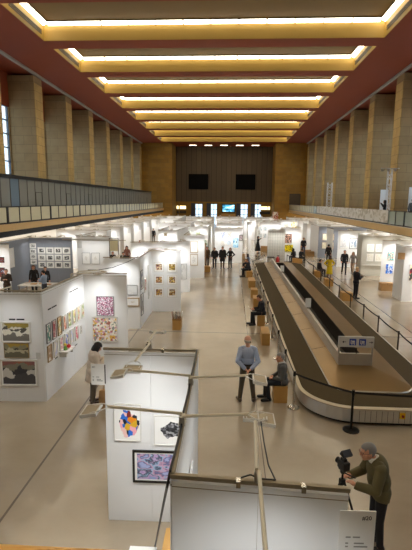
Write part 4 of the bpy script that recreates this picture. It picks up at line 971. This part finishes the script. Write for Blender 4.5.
# ------------------------------------------------------------------ truss towers and boards on the right balcony
TRUSSM = mat('bright_aluminium_tube', '#dcdad6', .4, .25)
def truss(x, y, h_, label, heads=True, s=.30):
    t = thing('truss_tower', label, 'truss tower', (x, y, 3.601), 0, 'silver truss towers on the right balcony')
    m = MB()
    for a in (-1, 1):
        for b in (-1, 1): m.tube((a*s/2, b*s/2, .02), (a*s/2, b*s/2, h_), .03, n=8)
    m.build('chords', TRUSSM, t)
    m = MB(); k = 0; z = .1
    while z < h_ - .4:
        for (p, q) in (((-1,-1),(1,-1)), ((1,-1),(1,1)), ((1,1),(-1,1)), ((-1,1),(-1,-1))):
            a_, b_ = (p, q) if k % 2 else (q, p); m.tube((a_[0]*s/2, a_[1]*s/2, z), (b_[0]*s/2, b_[1]*s/2, z+.4), .018, n=6)
        z += .4; k += 1
    m.build('lacing', TRUSSM, t)
    MB().box(-.4, .4, -.4, .4, 0, .02).build('base_plate', ALU, t)
    if heads:
        MB().tube((-.75, 0, h_+.03), (.75, 0, h_+.03), .035).build('crossbar', STEEL, t)
        for xx in (-.6, -.1, .45):
            hd = MB().tube((xx, 0, h_-.05), (xx-.12, -.26, h_-.12), .09, .12, 12).build('spot_head', ALU, t)
    return t
truss(13.15, 38.9, 4.35, 'silver truss tower with lamp heads on right balcony, nearer one')
truss(13.4, 63.0, 4.2, 'silver truss tower far along the right balcony', heads=False, s=.6)
for i, (x, y) in enumerate(((16.1, 48.4), (15.75, 39.9))):
    t = thing('white_display_board', 'tall white board on right balcony, %s' % ('behind the photographing person', 'at the right edge behind the standing man')[i], 'board', (x, y, 3.601), 0, 'tall white boards on the right balcony')
    MB().box(-.55, .55, -.02, .02, .05, 2.9).build('board', PANEL, t); MB().box(-.5, .5, -.2, .2, 0, .05).build('foot', ALU, t)
# ------------------------------------------------------------------ people
def seg_dist(P, a, b):
    ab = b - a; t = np.clip(((P - a) @ ab) / max(ab @ ab, 1e-9), 0, 1)
    return np.linalg.norm(P - (a + t[:, None]*ab), axis=1)

def pose_joints(kind, **k):
    """joints of a 1.75 m figure that faces +Y, +X to its right; dictionary of points"""
    J = dict(pel=(0,0,.96), waist=(0,.01,1.10), chest=(0,.0,1.30), neck=(0,-.015,1.47), head=(0,.028,1.60),
             hipL=(-.09,0,.92), hipR=(.09,0,.92), kneeL=(-.10,.02,.50), kneeR=(.10,.02,.50), ankL=(-.10,-.02,.085), ankR=(.10,-.02,.085),
             toeL=(-.13,.15,.03), toeR=(.13,.15,.03), shL=(-.172,-.01,1.385), shR=(.172,-.01,1.385),
             elL=(-.235,-.04,1.13), elR=(.235,-.04,1.13), wrL=(-.235,.06,.89), wrR=(.235,.06,.89), hdL=(-.235,.10,.80), hdR=(.235,.10,.80))
    J = {a: Vector(b) for a, b in J.items()}
    if kind.startswith('sit'):
        s = k.get('seat', .45)
        dz = (s + .10) - .96
        for n in ('pel','waist','chest','neck','head','shL','shR','elL','elR','wrL','wrR','hdL','hdR','hipL','hipR'): J[n] = J[n] + Vector((0,0,dz))
        for n, sx in (('L',-1), ('R',1)):
            J['hip'+n] = Vector((sx*.09, .02, s+.085)); J['knee'+n] = Vector((sx*.12, .44, s+.06)); J['ank'+n] = Vector((sx*.11, .42 + .04*sx, .085)); J['toe'+n] = Vector((sx*.13, .60 + .04*sx, .03))
        ln = k.get('lean', .06)
        for n, f in (('waist',.3),('chest',.75),('shL',1),('shR',1),('neck',1.15),('head',1.55)): J[n] = J[n] + Vector((0, ln*f, -abs(ln)*.12*f))
        z0 = J['shL'].z
        if kind == 'sit':
            for n, sx in (('L',-1),('R',1)):
                J['el'+n] = Vector((sx*.25, J['shL'].y+.03, z0-.29)); J['wr'+n] = Vector((sx*.10, .26, s+.19)); J['hd'+n] = Vector((sx*.03, .33, s+.17))
        if kind == 'sit_laptop' or kind == 'sit_read':
            for n, sx in (('L',-1),('R',1)):
                J['el'+n] = Vector((sx*.24, J['shL'].y+.06, z0-.28)); J['wr'+n] = Vector((sx*.13, .36, s+.24)); J['hd'+n] = Vector((sx*.10, .44, s+.24))
    if kind == 'behind':          # hands clasped behind the back
        for n, sx in (('L',-1),('R',1)):
            J['el'+n] = Vector((sx*.255, -.13, 1.12)); J['wr'+n] = Vector((sx*.085, -.20, .955)); J['hd'+n] = Vector((sx*.0+sx*.02, -.215, .90))
        for n, sx in (('L',-1),('R',1)):
            J['knee'+n] = Vector((sx*.13,.02,.50)); J['ank'+n] = Vector((sx*.175,-.02,.085)); J['toe'+n] = Vector((sx*.23,.14,.03))
    if kind == 'phone' or kind == 'shoot':
        zz = 1.22 if kind == 'phone' else 1.50
        for n, sx in (('L',-1),('R',1)):
            J['el'+n] = Vector((sx*.24, .06, 1.14 if kind == 'phone' else 1.22)); J['wr'+n] = Vector((sx*.08, .28, zz-.03)); J['hd'+n] = Vector((sx*.035, .34, zz+.02))
    if kind == 'pockets':
        for n, sx in (('L',-1),('R',1)):
            J['el'+n] = Vector((sx*.25, -.07, 1.13)); J['wr'+n] = Vector((sx*.21, .05, .96)); J['hd'+n] = Vector((sx*.18, .09, .89))
    if kind == 'hip':
        for n, sx in (('L',-1),('R',1)):
            J['el'+n] = Vector((sx*.37, -.06, 1.17)); J['wr'+n] = Vector((sx*.19, .04, 1.02)); J['hd'+n] = Vector((sx*.13, .09, 1.0))
    if kind == 'reach':
        J['elR'] = Vector((.33, .20, 1.42)); J['wrR'] = Vector((.30, .42, 1.52)); J['hdR'] = Vector((.29, .52, 1.56))
    if kind == 'walk':
        J['kneeL'] = Vector((-.10,.17,.50)); J['ankL'] = Vector((-.10,.24,.10)); J['toeL'] = Vector((-.11,.42,.06))
        J['kneeR'] = Vector((.10,-.02,.50)); J['ankR'] = Vector((.10,-.27,.13)); J['toeR'] = Vector((.11,-.12,.03))
        J['elL'] = Vector((-.24,-.16,1.15)); J['wrL'] = Vector((-.23,-.10,.91)); J['hdL'] = Vector((-.22,-.06,.83))
        J['elR'] = Vector((.24,.06,1.14)); J['wrR'] = Vector((.23,.22,.96)); J['hdR'] = Vector((.22,.29,.90))
    if kind == 'tripod':          # leaning forward, both hands on a tripod at the waist
        for n, f in (('waist',.0),('chest',.06),('shL',.09),('shR',.09),('neck',.13),('head',.19)): J[n] = J[n] + Vector((0, f, -.02*f/.1))
        J['head'].z -= .01
        for n, sx in (('L',-1),('R',1)):
            J['el'+n] = Vector((sx*.26, .17, 1.10)); J['wr'+n] = Vector((sx*.13, .40, 1.10)); J['hd'+n] = Vector((sx*.075, .48, 1.13))
    for n, v in k.get('over', {}).items(): J[n] = Vector(v)
    return J

def person(label, loc, ang, kind='stand', h=1.75, top='#333333', bottom='#222222', shoes='#151311', skin=0, hair='#2a1d14', hairkind='short', long_top=False,
           female=False, skirt=None, near=False, turn=0., nod=0., group=None, scale=None, glasses=False, collar=None, sleeves=True, extra=None, **k):
    J = pose_joints(kind, **k); S = h/1.75
    t = thing('person', label, 'person', loc, math.radians(ang), group)
    m = MB(); segs = []
    def cone(a, b, r1, r2, tg):
        m.ball(a, r1, nu=12, nv=8); m.ball(b, r2, nu=12, nv=8)
        if (Vector(b)-Vector(a)).length > .004: m.tube(a, b, r1, r2, 12)
        segs.append((np.array(a, float), np.array(b, float), (r1+r2)/2, tg))
    tw = .9 if female else 1.0
    for s in 'LR':
        sx = -1 if s == 'L' else 1
        cone(J['hip'+s], J['knee'+s], .085, .057, 'leg'); cone(J['knee'+s], J['ank'+s], .057, .04, 'leg')
        an, to = J['ank'+s], J['toe'+s]; heel = Vector((an.x, an.y, .045 if an.z < .12 else an.z-.04)) - (to-an).normalized()*.03; heel.z = max(heel.z, .04)
        cone(heel, to + Vector((0,0,.008)), .042, .034, 'foot'); cone(an + Vector((0,0,.01)), heel, .042, .043, 'foot')
        cone(J['sh'+s], J['el'+s], .053*tw, .042*tw, 'uarm'); cone(J['el'+s], J['wr'+s], .042*tw, .029, 'farm')
        # hand: palm, four fingers of different length, thumb from the side of the palm
        wr, hd = J['wr'+s], J['hd'+s]; d = (hd-wr).normalized()
        side = d.cross(Vector((0,0,1))); side = Vector((1,0,0)) if side.length < .1 else side.normalized()
        if side.x*sx > 0: side = -side              # thumb side lies towards the middle
        up = side.cross(d).normalized()
        if up.z > 0: up = -up                       # fingers curl towards this side
        pc = wr + d*.055
        cone(wr, pc, .026, .030, 'hand'); cone(pc - side*.022, pc + side*.022, .022, .022, 'hand')
        for i, fl in enumerate((.066, .076, .071, .056)):
            b0 = wr + d*.088 + side*(.030 - .020*i); b1 = b0 + d*fl*.52 + up*.006; b2 = b1 + d*fl*.35 + up*fl*.42
            cone(b0 - d*.03, b1, .0095, .0088, 'hand'); cone(b1, b2, .0088, .0075, 'hand')
        t0 = wr + d*.032 + side*.024; t1 = t0 + d*.034 + side*.026; t2 = t1 + d*.032 + side*.004 + up*.012
        cone(t0, t1, .012, .011, 'hand'); cone(t1, t2, .011, .0085, 'hand')
    pel, wa, ch, nk, hd = J['pel'], J['waist'], J['chest'], J['neck'], J['head']
    def slab(c, rx, ry, rz, tg):
        m.ball(c, rx, ry, rz, nu=18, nv=12); segs.append((np.array(c, float) - np.array([rx*.5,0,0]), np.array(c, float) + np.array([rx*.5,0,0]), ry, tg))
    slab(pel + Vector((0,-.005,-.02)), .165 if not female else .172, .115, .13, 'pelvis')
    slab(wa, .158*tw, .115*tw, .15, 'torso'); slab(ch, .172*tw, .118*tw, .19, 'torso'); slab((J['shL']+J['shR'])/2 + Vector((0,0,-.015)), .15*tw, .09, .075, 'torso')
    for n_ in ('shL', 'shR'): cone(nk*.85 + J[n_]*.15 + Vector((0,0,-.035)), nk*.3 + J[n_]*.7 + Vector((0,-.005,.012)), .05, .042, 'torso')
    if k.get('belly'): slab(wa + Vector((0,.05,.02)), .14, .10, .14, 'torso')
    if female: 
        for sx in (-1, 1): m.ball(ch + Vector((sx*.07,.085,.02)), .06, .05, .06)
    cone(J['shL']*.75 + J['shR']*.25, J['shL'], .06, .056*tw, 'torso'); cone(J['shR']*.75 + J['shL']*.25, J['shR'], .06, .056*tw, 'torso')
    cone(nk - Vector((0,0,.06)), nk*.45 + hd*.55 + Vector((0,-.012,-.01)), .056, .05, 'neck')
    R = Euler((math.radians(-nod), 0, math.radians(-turn))).to_matrix()
    H = lambda x, y, z: hd + R @ Vector((x, y, z))
    H0 = H; H = lambda x, y, z: H0(x*1.1, y*1.1, z*1.1)
    def hball(c, rx, ry, rz): m.ball(H(*c), rx*1.1, ry*1.1, rz*1.1, nu=18, nv=12, R=R)
    hball((0,-.012,.03), .077, .096, .088); hball((0,.018,-.035), .062, .072, .078); hball((0,.05,-.085), .034, .036, .030)
    hball((0,.090,-.012), .0135, .022, .026); hball((0,.102,-.026), .016, .015, .012); hball((0,.073,.024), .05, .018, .014)
    hball((0,.082,-.062), .024, .012, .010)
    for sx in (-1, 1): hball((sx*.078,-.008,-.008), .010, .020, .032); hball((sx*.042,.055,-.025), .024, .024, .028)
    segs.append((np.array(H(0,-.01,-.02)), np.array(H(0,0,.05)), .08, 'head')); segs.append((np.array(H(0,.05,-.085)), np.array(H(0,.03,-.05)), .05, 'head'))
    # one continuous skin over the whole figure
    me = bpy.data.meshes.new('raw'); me.from_pydata(m.v, [], m.f)
    raw = bpy.data.objects.new('raw', me); COL.objects.link(raw)
    r = raw.modifiers.new('r', 'REMESH'); r.mode = 'VOXEL'; r.voxel_size = .0072 if near else .0125; r.use_smooth_shade = True
    s_ = raw.modifiers.new('s', 'SMOOTH'); s_.factor = .5; s_.iterations = 3 if near else 2
    dg = bpy.context.evaluated_depsgraph_get(); dg.update()
    bm_ = bpy.data.meshes.new_from_object(raw.evaluated_get(dg)); COL.objects.unlink(raw); bpy.data.objects.remove(raw); bpy.data.meshes.remove(me)
    nv = len(bm_.vertices); V = np.empty(nv*3, np.float32); bm_.vertices.foreach_get('co', V); V = V.reshape(-1, 3).astype(float)
    Nn = np.empty(nv*3, np.float32); bm_.vertices.foreach_get('normal', Nn); Nn = Nn.reshape(-1, 3).astype(float)
    D = np.stack([seg_dist(V, a, b) - r for a, b, r, _ in segs]); tags = np.array([s[3] for s in segs])[D.argmin(0)]
    F = [tuple(p.vertices) for p in bm_.polygons]
    def mk(name, vv, ff, mt, smooth=True, parent=t):
        a = bpy.data.meshes.new(name); a.from_pydata([tuple(x) for x in np.asarray(vv)*S], [], ff); a.materials.append(mt)
        if smooth: a.polygons.foreach_set('use_smooth', [True]*len(a.polygons))
        o = bpy.data.objects.new(name, a); COL.objects.link(o); o.parent = parent; return o
    body = mk('body', V, F, SKIN[skin])
    def cloth(name, mask, mt, th):
        ff = [f for f in F if sum(mask[i] for i in f) >= 3]
        if not ff: return None
        used = sorted({i for f in ff for i in f}); ix = {v: i for i, v in enumerate(used)}
        off_ = V[used] + Nn[used]*th
        g = [tuple(ix[i] for i in f) for f in ff]
        cnt = {}
        for f in g:
            for a, b in zip(f, f[1:]+f[:1]):
                if (b, a) in cnt: cnt.pop((b, a))
                else: cnt[(a, b)] = 1
        n = len(used); vv = np.vstack([off_, V[used] - Nn[used]*.002])
        g += [(b, a, a+n, b+n) for a, b in cnt]
        return mk(name, vv, g, mt)
    tset = {'torso', 'uarm', 'farm'} if sleeves else {'torso'}
    topm = np.isin(tags, list(tset)); legm = np.isin(tags, ['leg', 'pelvis'])
    if long_top: hem = pel.z - (.16 if not kind.startswith('sit') else .08); pm = (tags == 'pelvis') & (V[:, 2] > hem); topm |= pm
    else: pm = (tags == 'pelvis') & (V[:, 2] > pel.z + .03); topm |= pm
    legm &= ~topm
    cm_ = lambda c, rg=.8: mat('cloth_' + c.lstrip('#'), c, rg, var=.06, vscale=8)
    cloth('top', topm, cm_(top), k.get('loose', .015))
    if skirt is None or not skirt.get('bare'): cloth('trousers', legm, cm_(bottom), .011)
    cloth('shoes', tags == 'foot', cm_(shoes, .45), .006)
    if collar: 
        cm2 = (np.isin(tags, ['neck', 'torso'])) & (V[:, 2] > nk.z - .045) & (V[:, 2] < nk.z + .035) & (np.hypot(V[:,0]-nk.x, V[:,1]-nk.y) < .085)
        cloth('collar', cm2, cm_(collar), .018)
    # hair
    hl = (V - np.array(hd)) @ np.array(R) / 1.1              # head coordinates
    isH = tags == 'head'
    if hairkind == 'short': hm = isH & ((hl[:,2] > .062 - .9*np.clip(hl[:,1]-.03, -1, .02)) | ((hl[:,1] < -.022) & (hl[:,2] > -.055)) | ((hl[:,1] < .012) & (hl[:,2] > .012))) & ~((hl[:,1] > .055) & (hl[:,2] < .062))
    elif hairkind == 'fringe': hm = isH & (hl[:,1] < -.012) & (hl[:,2] > -.05) & (hl[:,2] < .018)
    else: hm = isH & ((hl[:,2] > .05) | (hl[:,1] < .005))
    hairmat = mat('hair_' + hair.lstrip('#'), hair, .6)
    if hairkind != 'none':
        cloth('hair', hm, hairmat, .009 if hairkind == 'short' else .014 if hairkind in ('bob', 'long') else .006)
    if hairkind in ('bob', 'long'):
        L = .13 if hairkind == 'bob' else .26; mb = MB(); rings = []
        for j in range(6):
            f = j/5; z = .06 - (L+.06)*f; rr = .093 + .012*math.sin(PI*f)
            ring = []
            for i in range(17):
                a = math.radians(150 + 240*i/16)
                ring.append(H(rr*math.cos(a), -.01 + rr*1.05*math.sin(a), z))
            ring += [H(.82*rr*math.cos(math.radians(150+240*i/16)), -.01 + .82*rr*1.05*math.sin(math.radians(150+240*i/16)), z) for i in range(16, -1, -1)]
            rings.append(ring)
        mb.loft(rings); mk('long_hair', np.array([tuple(v) for v in mb.v]), mb.f, hairmat)
    if near or True:
        for sx in (-1, 1):
            e = MB(); e.ball(H(sx*.031, .076, .005), .0115, .008, .008, 8, 6); mk('eye', np.array(e.v), e.f, BLACK)
    if glasses:
        g = MB()
        for sx in (-1, 1):
            pts = [H(sx*.034 + .026*math.cos(a), .098, .004 + .019*math.sin(a)) for a in [2*PI*i/12 for i in range(13)]]
            g.path(pts, .003, 6); g.tube(H(sx*.06, .098, .008), H(sx*.084, .0, .012), .003, n=6)
        g.tube(H(-.009, .1, .007), H(.009, .1, .007), .003, n=6); mk('glasses', np.array(g.v), g.f, mat('red_frames', '#6a1f1a', .4))
    if skirt:
        mb = MB(); rings = []; z0 = skirt.get('top', wa.z); z1 = skirt['hem']; n = 28
        for j in range(7):
            f = j/6; z = z0 + (z1-z0)*f; rx = .165*tw + (skirt['flare']-.165)*f + .03*math.sin(PI*min(1, f*2))*.6; ry = .125 + (skirt['flare']*.85-.125)*f
            rings.append([(rx*math.cos(2*PI*i/n)*(1+.03*f*math.cos(7*2*PI*i/n)), ry*math.sin(2*PI*i/n)*(1+.03*f*math.cos(7*2*PI*i/n)) - .0, z) for i in range(n)])
        mb.loft(rings); mk('skirt', np.array(mb.v), mb.f, cm_(skirt['col']))
    bpy.data.meshes.remove(bm_)
    if extra: extra(t, J, S, H, mk)
    return t

def belt_extra(t, J, S, H, mk):
    p = J['pel']; mb = MB(); n = 24
    mb.loft([[(.178*math.cos(2*PI*i/n), .133*math.sin(2*PI*i/n), p.z+.055+dz) for i in range(n)] for dz in (-.018, .018)], cap=False)
    mk('belt', np.array(mb.v), mb.f, BLACK)

person('balding man in blue shirt and dark trousers, hands clasped behind his back, seen from behind', (.50, 11.15, 0), 3, 'behind', 1.80, loose=.02, top='#a7b2c9', bottom='#4a4234', shoes='#4d3a26', hair='#c9bba8', hairkind='fringe', near=True, turn=35, nod=12, extra=belt_extra)
person('grey-haired seated man in grey jacket and dark jeans on a plywood box by the belt', (1.46, 11.30, 0), 92, 'sit', 1.74, top='#55524d', bottom='#1d2028', shoes='#1a1716', hair='#8a857d', hairkind='short', near=True, long_top=True, turn=-14, nod=4, seat=.45, lean=.05, collar='#c9c6c0')
person('man in olive sweater, white collar and glasses leaning to a tripod camera', (2.30, 6.22, 0), 94, 'tripod', 1.78, top='#5c5230', bottom='#141318', shoes='#1d1815', hair='#7d7974', hairkind='short', near=True, long_top=True, collar='#e9e7e3', glasses=True, nod=8, belly=True, loose=.032)
person('dark-haired woman in cream top and grey trousers looking down at her phone', (-3.47, 10.74, 0), -64, 'phone', 1.68, top='#d6c7b5', bottom='#6f675c', shoes='#4a3226', skin=0, hair='#17110f', hairkind='bob', near=True, female=True, long_top=True, nod=35, loose=.04, over=dict(chest=(0,.05,1.29), neck=(0,.075,1.45), head=(0,.16,1.555), shL=(-.165,.06,1.375), shR=(.165,.06,1.375), elL=(-.24,.12,1.10), elR=(.24,.12,1.10), wrL=(-.08,.34,1.18), wrR=(.08,.34,1.18), hdL=(-.035,.41,1.22), hdR=(.035,.41,1.22)), skirt=dict(top=1.12, hem=.66, flare=.225, col='#d6c7b5'))
def phone(loc, rz, label):
    t = tag(MB().box(-.036, .036, -.004, .004, -.07, .07).build('mobile_phone', BLACK, loc=loc), label, 'phone'); t.rotation_euler = (math.radians(-35), 0, rz); return t
phone((-3.08, 10.93, 1.20), math.radians(-64), 'dark phone held up by the woman in cream top')
person('man in black suit sitting on a plywood box with a laptop', (1.44, 18.62, 0), 96, 'sit_laptop', 1.76, top='#15151a', bottom='#131318', hair='#4a3626', hairkind='short', near=True, long_top=True, nod=22, seat=.45, lean=.10)
t = thing('laptop', 'open laptop on the lap of the man in black suit', 'laptop', (1.02, 18.60, .605), math.radians(96))
MB().box(-.16, .16, -.11, .11, 0, .016).build('base', STEEL, t); MB().obox((0, .155, .10), (.16,0,0), (0,.045,.095), (0,.004,-.002)).build('lid', STEEL, t)
MB().box(-.14, .14, -.09, .05, .016, .018).build('keyboard', BLACK, t)

G = 'three visitors standing in the middle aisle'
person('visitor in black jacket at left of the three standing in the aisle', (-1.19, 34.5, 0), 170, 'pockets', 1.66, top='#17151a', bottom='#1a1a20', hair='#2b1d14', long_top=True, group=G, loose=.035)
person('man in dark open coat with brown trousers, middle of the three in the aisle', (-.58, 34.6, 0), 185, 'stand', 1.74, top='#1c1715', bottom='#4a3220', hair='#5a4636', long_top=True, collar='#d8d0c6', group=G, loose=.03, skirt=dict(hem=.58, flare=.21, col='#1c1715'))
person('woman in black with rust scarf, right of the three in the aisle', (.02, 34.6, 0), 150, 'hip', 1.66, top='#1a1618', bottom='#17161a', hair='#4a2c1c', hairkind='bob', long_top=True, female=True, collar='#8a4a30', group=G)
person('person in brown coat half hidden behind the partition edge, left of the three', (-1.80, 34.9, 0), 200, 'stand', 1.70, top='#5a4228', bottom='#3b2a1c', hair='#3a281a', long_top=True)
person('seated man in dark clothes at the far end of the aisle boxes', (1.36, 30.9, 0), 100, 'sit_read', 1.74, top='#1b1c22', bottom='#15161a', hair='#6a4a32', nod=25, seat=.45, lean=.12, long_top=True)
person('woman in blue-grey top sitting at the far aisle box, facing the belt', (1.44, 34.05, 0), 70, 'sit', 1.66, top='#4f5d78', bottom='#20222a', hair='#2a2224', hairkind='bob', female=True, seat=.45)
person('dancing woman in long black dress with raised arm in the distance', (2.80, 45.6, 0), -110, 'reach', 1.74, top='#151216', bottom='#151216', hair='#2a1a12', hairkind='bob', female=True, skirt=dict(hem=.22, flare=.36, col='#151216', bare=True))
person('man in dark sweater and blue jeans standing among cardboard boxes', (7.13, 44.0, 0), 175, 'pockets', 1.78, top='#191a22', bottom='#3a4766', hair='#5a3f2c', long_top=True)
person('person in black seated left of a dark pair beyond the belt', (5.45, 38.45, 0), 30, 'sit', 1.68, top='#16141a', bottom='#17161b', hair='#1f1714', hairkind='bob', female=True, seat=.45)
person('person in black seated right of a dark pair beyond the belt', (6.02, 38.40, 0), -40, 'sit_read', 1.66, top='#18161a', bottom='#151418', hair='#241a15', seat=.45, lean=.12)
person('woman in bright yellow dress standing right of the belt', (6.72, 30.3, 0), 190, 'hip', 1.66, top='#d8b90a', bottom='#d8b90a', shoes='#1d1815', skin=2, hair='#241812', hairkind='bob', female=True, skirt=dict(hem=.42, flare=.24, col='#d8b90a', bare=True))
person('person in dark clothes seated on a box left of the yellow dress', (6.20, 31.4, 0), -70, 'sit', 1.68, top='#1b191e', bottom='#2a2026', hair='#1d1512', seat=.45)
person('visitor in black facing the cream drawings, behind the yellow dress', (8.30, 38.2, 0), 5, 'stand', 1.70, top='#141216', bottom='#18161a', hair='#1c1411', long_top=True)
person('man in black suit walking beside a woman in pale grey', (8.28, 32.7, 0), 172, 'walk', 1.80, top='#14161c', bottom='#14151b', hair='#6a5a4c', long_top=True)
person('woman in pale grey jacket with tan bag walking beside a man in black', (8.95, 32.9, 0), 150, 'walk', 1.66, top='#9a938f', bottom='#b49a86', hair='#a88a6a', hairkind='bob', female=True, long_top=True)
person('blond person in black standing by a plywood box right of the belt, reading', (6.86, 24.35, 0), -70, 'phone', 1.76, top='#15131a', bottom='#131217', hair='#b99a72', long_top=True, loose=.03, nod=15)
tag(MB().box(-.10, .10, -.14, .14, -.003, .003).build('leaflet', PAPER, loc=(7.22, 24.48, 1.25)), 'white leaflet held by the blond person in black', 'leaflet').rotation_euler = (math.radians(-35), 0, math.radians(-70))
person('man in brown coat holding his head near the dark pictures, left edge', (-11.35, 21.9, 0), 195, 'phone', 1.72, top='#3a2c20', bottom='#2a211a', hair='#6a5142', long_top=True, skin=0)
person('woman in black coat at the white table, left rows', (-10.75, 23.75, 0), 190, 'stand', 1.66, top='#1a1517', bottom='#1a1517', hair='#6a4630', hairkind='bob', female=True, long_top=True, collar='#d9cfc4')
person('person in black behind the white table, right of the woman in black coat', (-10.15, 23.85, 0), 205, 'stand', 1.58, top='#17141a', bottom='#17141a', hair='#1a1210', long_top=True)
person('person in light blue shirt with black hair leaning at the white table', (-9.55, 22.25, 0), 75, 'phone', 1.62, top='#93a4bd', bottom='#3a3d48', hair='#15100e', hairkind='short', nod=20)
G2 = 'visitors seated at the short white counter'
person('person in black seated left at the short white counter', (-8.35, 31.4, 0), 180, 'stand', 1.60, top='#1c181b', bottom='#1c181b', hair='#3a2a20', group=G2, long_top=True)
person('person in black seated right at the short white counter', (-7.65, 31.5, 0), 200, 'stand', 1.55, top='#17151a', bottom='#17151a', hair='#1f1512', group=G2, long_top=True)
person('person in rust top standing behind the short white counter', (-7.95, 34.0, 0), 180, 'stand', 1.74, top='#8a5a4a', bottom='#2a2024', hair='#2a1a14', hairkind='bob', female=True, group=G2)
person('dark-clothed visitor low behind the long partition, left rows', (-8.4, 41.2, 0), 180, 'stand', 1.55, top='#17151a', bottom='#1c1a20', hair='#1c1411', long_top=True)
person('man in black standing in the far left side aisle', (-9.6, 55.6, 0), 180, 'stand', 1.76, top='#131217', bottom='#16151a', hair='#1c1411', long_top=True)
person('dark-haired person on the right balcony raising a camera', (12.1, 36.4, 3.601), 60, 'shoot', 1.80, top='#1a1718', bottom='#1a181a', hair='#17100d', hairkind='bob', female=True, skin=1, long_top=True)
person('man in grey-blue shirt standing on the right balcony with his back turned', (11.9, 30.4, 3.601), -10, 'pockets', 1.88, top='#5d6672', bottom='#14141a', hair='#1d1512')
person('person in dark clothes just outside the right edge beyond the photographer, shoe in view', (5.10, 9.35, 0), 90, 'stand', 1.72, top='#2a2a30', bottom='#1a1a20', hair='#2a1d14')
person('person in dark clothes just outside the right edge near the photographer, shoe in view', (3.72, 7.25, 0), 90, 'stand', 1.72, top='#33302e', bottom='#1c1b20', hair='#3a281a')

# tripod with its camera in front of the man in olive
t = thing('tripod_camera', 'black video camera on a black tripod before the man in olive sweater', 'camera', (1.72, 6.16, 0), math.radians(25)); t.scale = (1, 1, 1.09)
for i in range(3):
    a = math.radians(90 + 120*i); ca, sa = math.cos(a), math.sin(a)
    lg = MB(); lg.tube((.03*ca, .03*sa, 1.02), (.20*ca, .20*sa, .52), .017, n=8); lg.tube((.20*ca, .20*sa, .54), (.36*ca, .36*sa, .01), .011, n=8)
    o = lg.build('leg', BLACKM, t); MB().ball((.36*ca, .36*sa, .015), .018).build('rubber_foot', BLACK, o)
MB().tube((0,0,.8), (0,0,1.14), .016).box(-.035, .035, -.035, .035, .98, 1.06).build('centre_column', BLACKM, t)
MB().ball((0,0,1.17), .042).box(-.04, .04, -.06, .06, 1.19, 1.215).build('head', BLACK, t, bevel=.004)
MB().tube((0,-.04,1.17), (.12,-.14,1.12), .009).build('pan_handle', BLACKM, t)
cb = MB().box(-.055, .055, -.09, .07, 1.216, 1.33).box(-.03, .03, -.05, .04, 1.33, 1.37).build('camera_body', BLACK, t, bevel=.01)
MB().tube((0,.07,1.275), (0,.13,1.275), .04, .046, 16).build('lens', BLACKM, cb)
MB().obox((-.0, -.06, 1.46), (.075,0,0), (0,.035,.03), (0,-.012,.014)).build('flip_screen', BLACK, cb)
MB().tube((.0,-.03,1.36), (.0,-.05,1.44), .012).build('screen_arm', BLACK, cb)
MB().tube((0,-.02,1.38), (0,.07,1.40), .02, n=10).build('microphone', BLACK, cb)
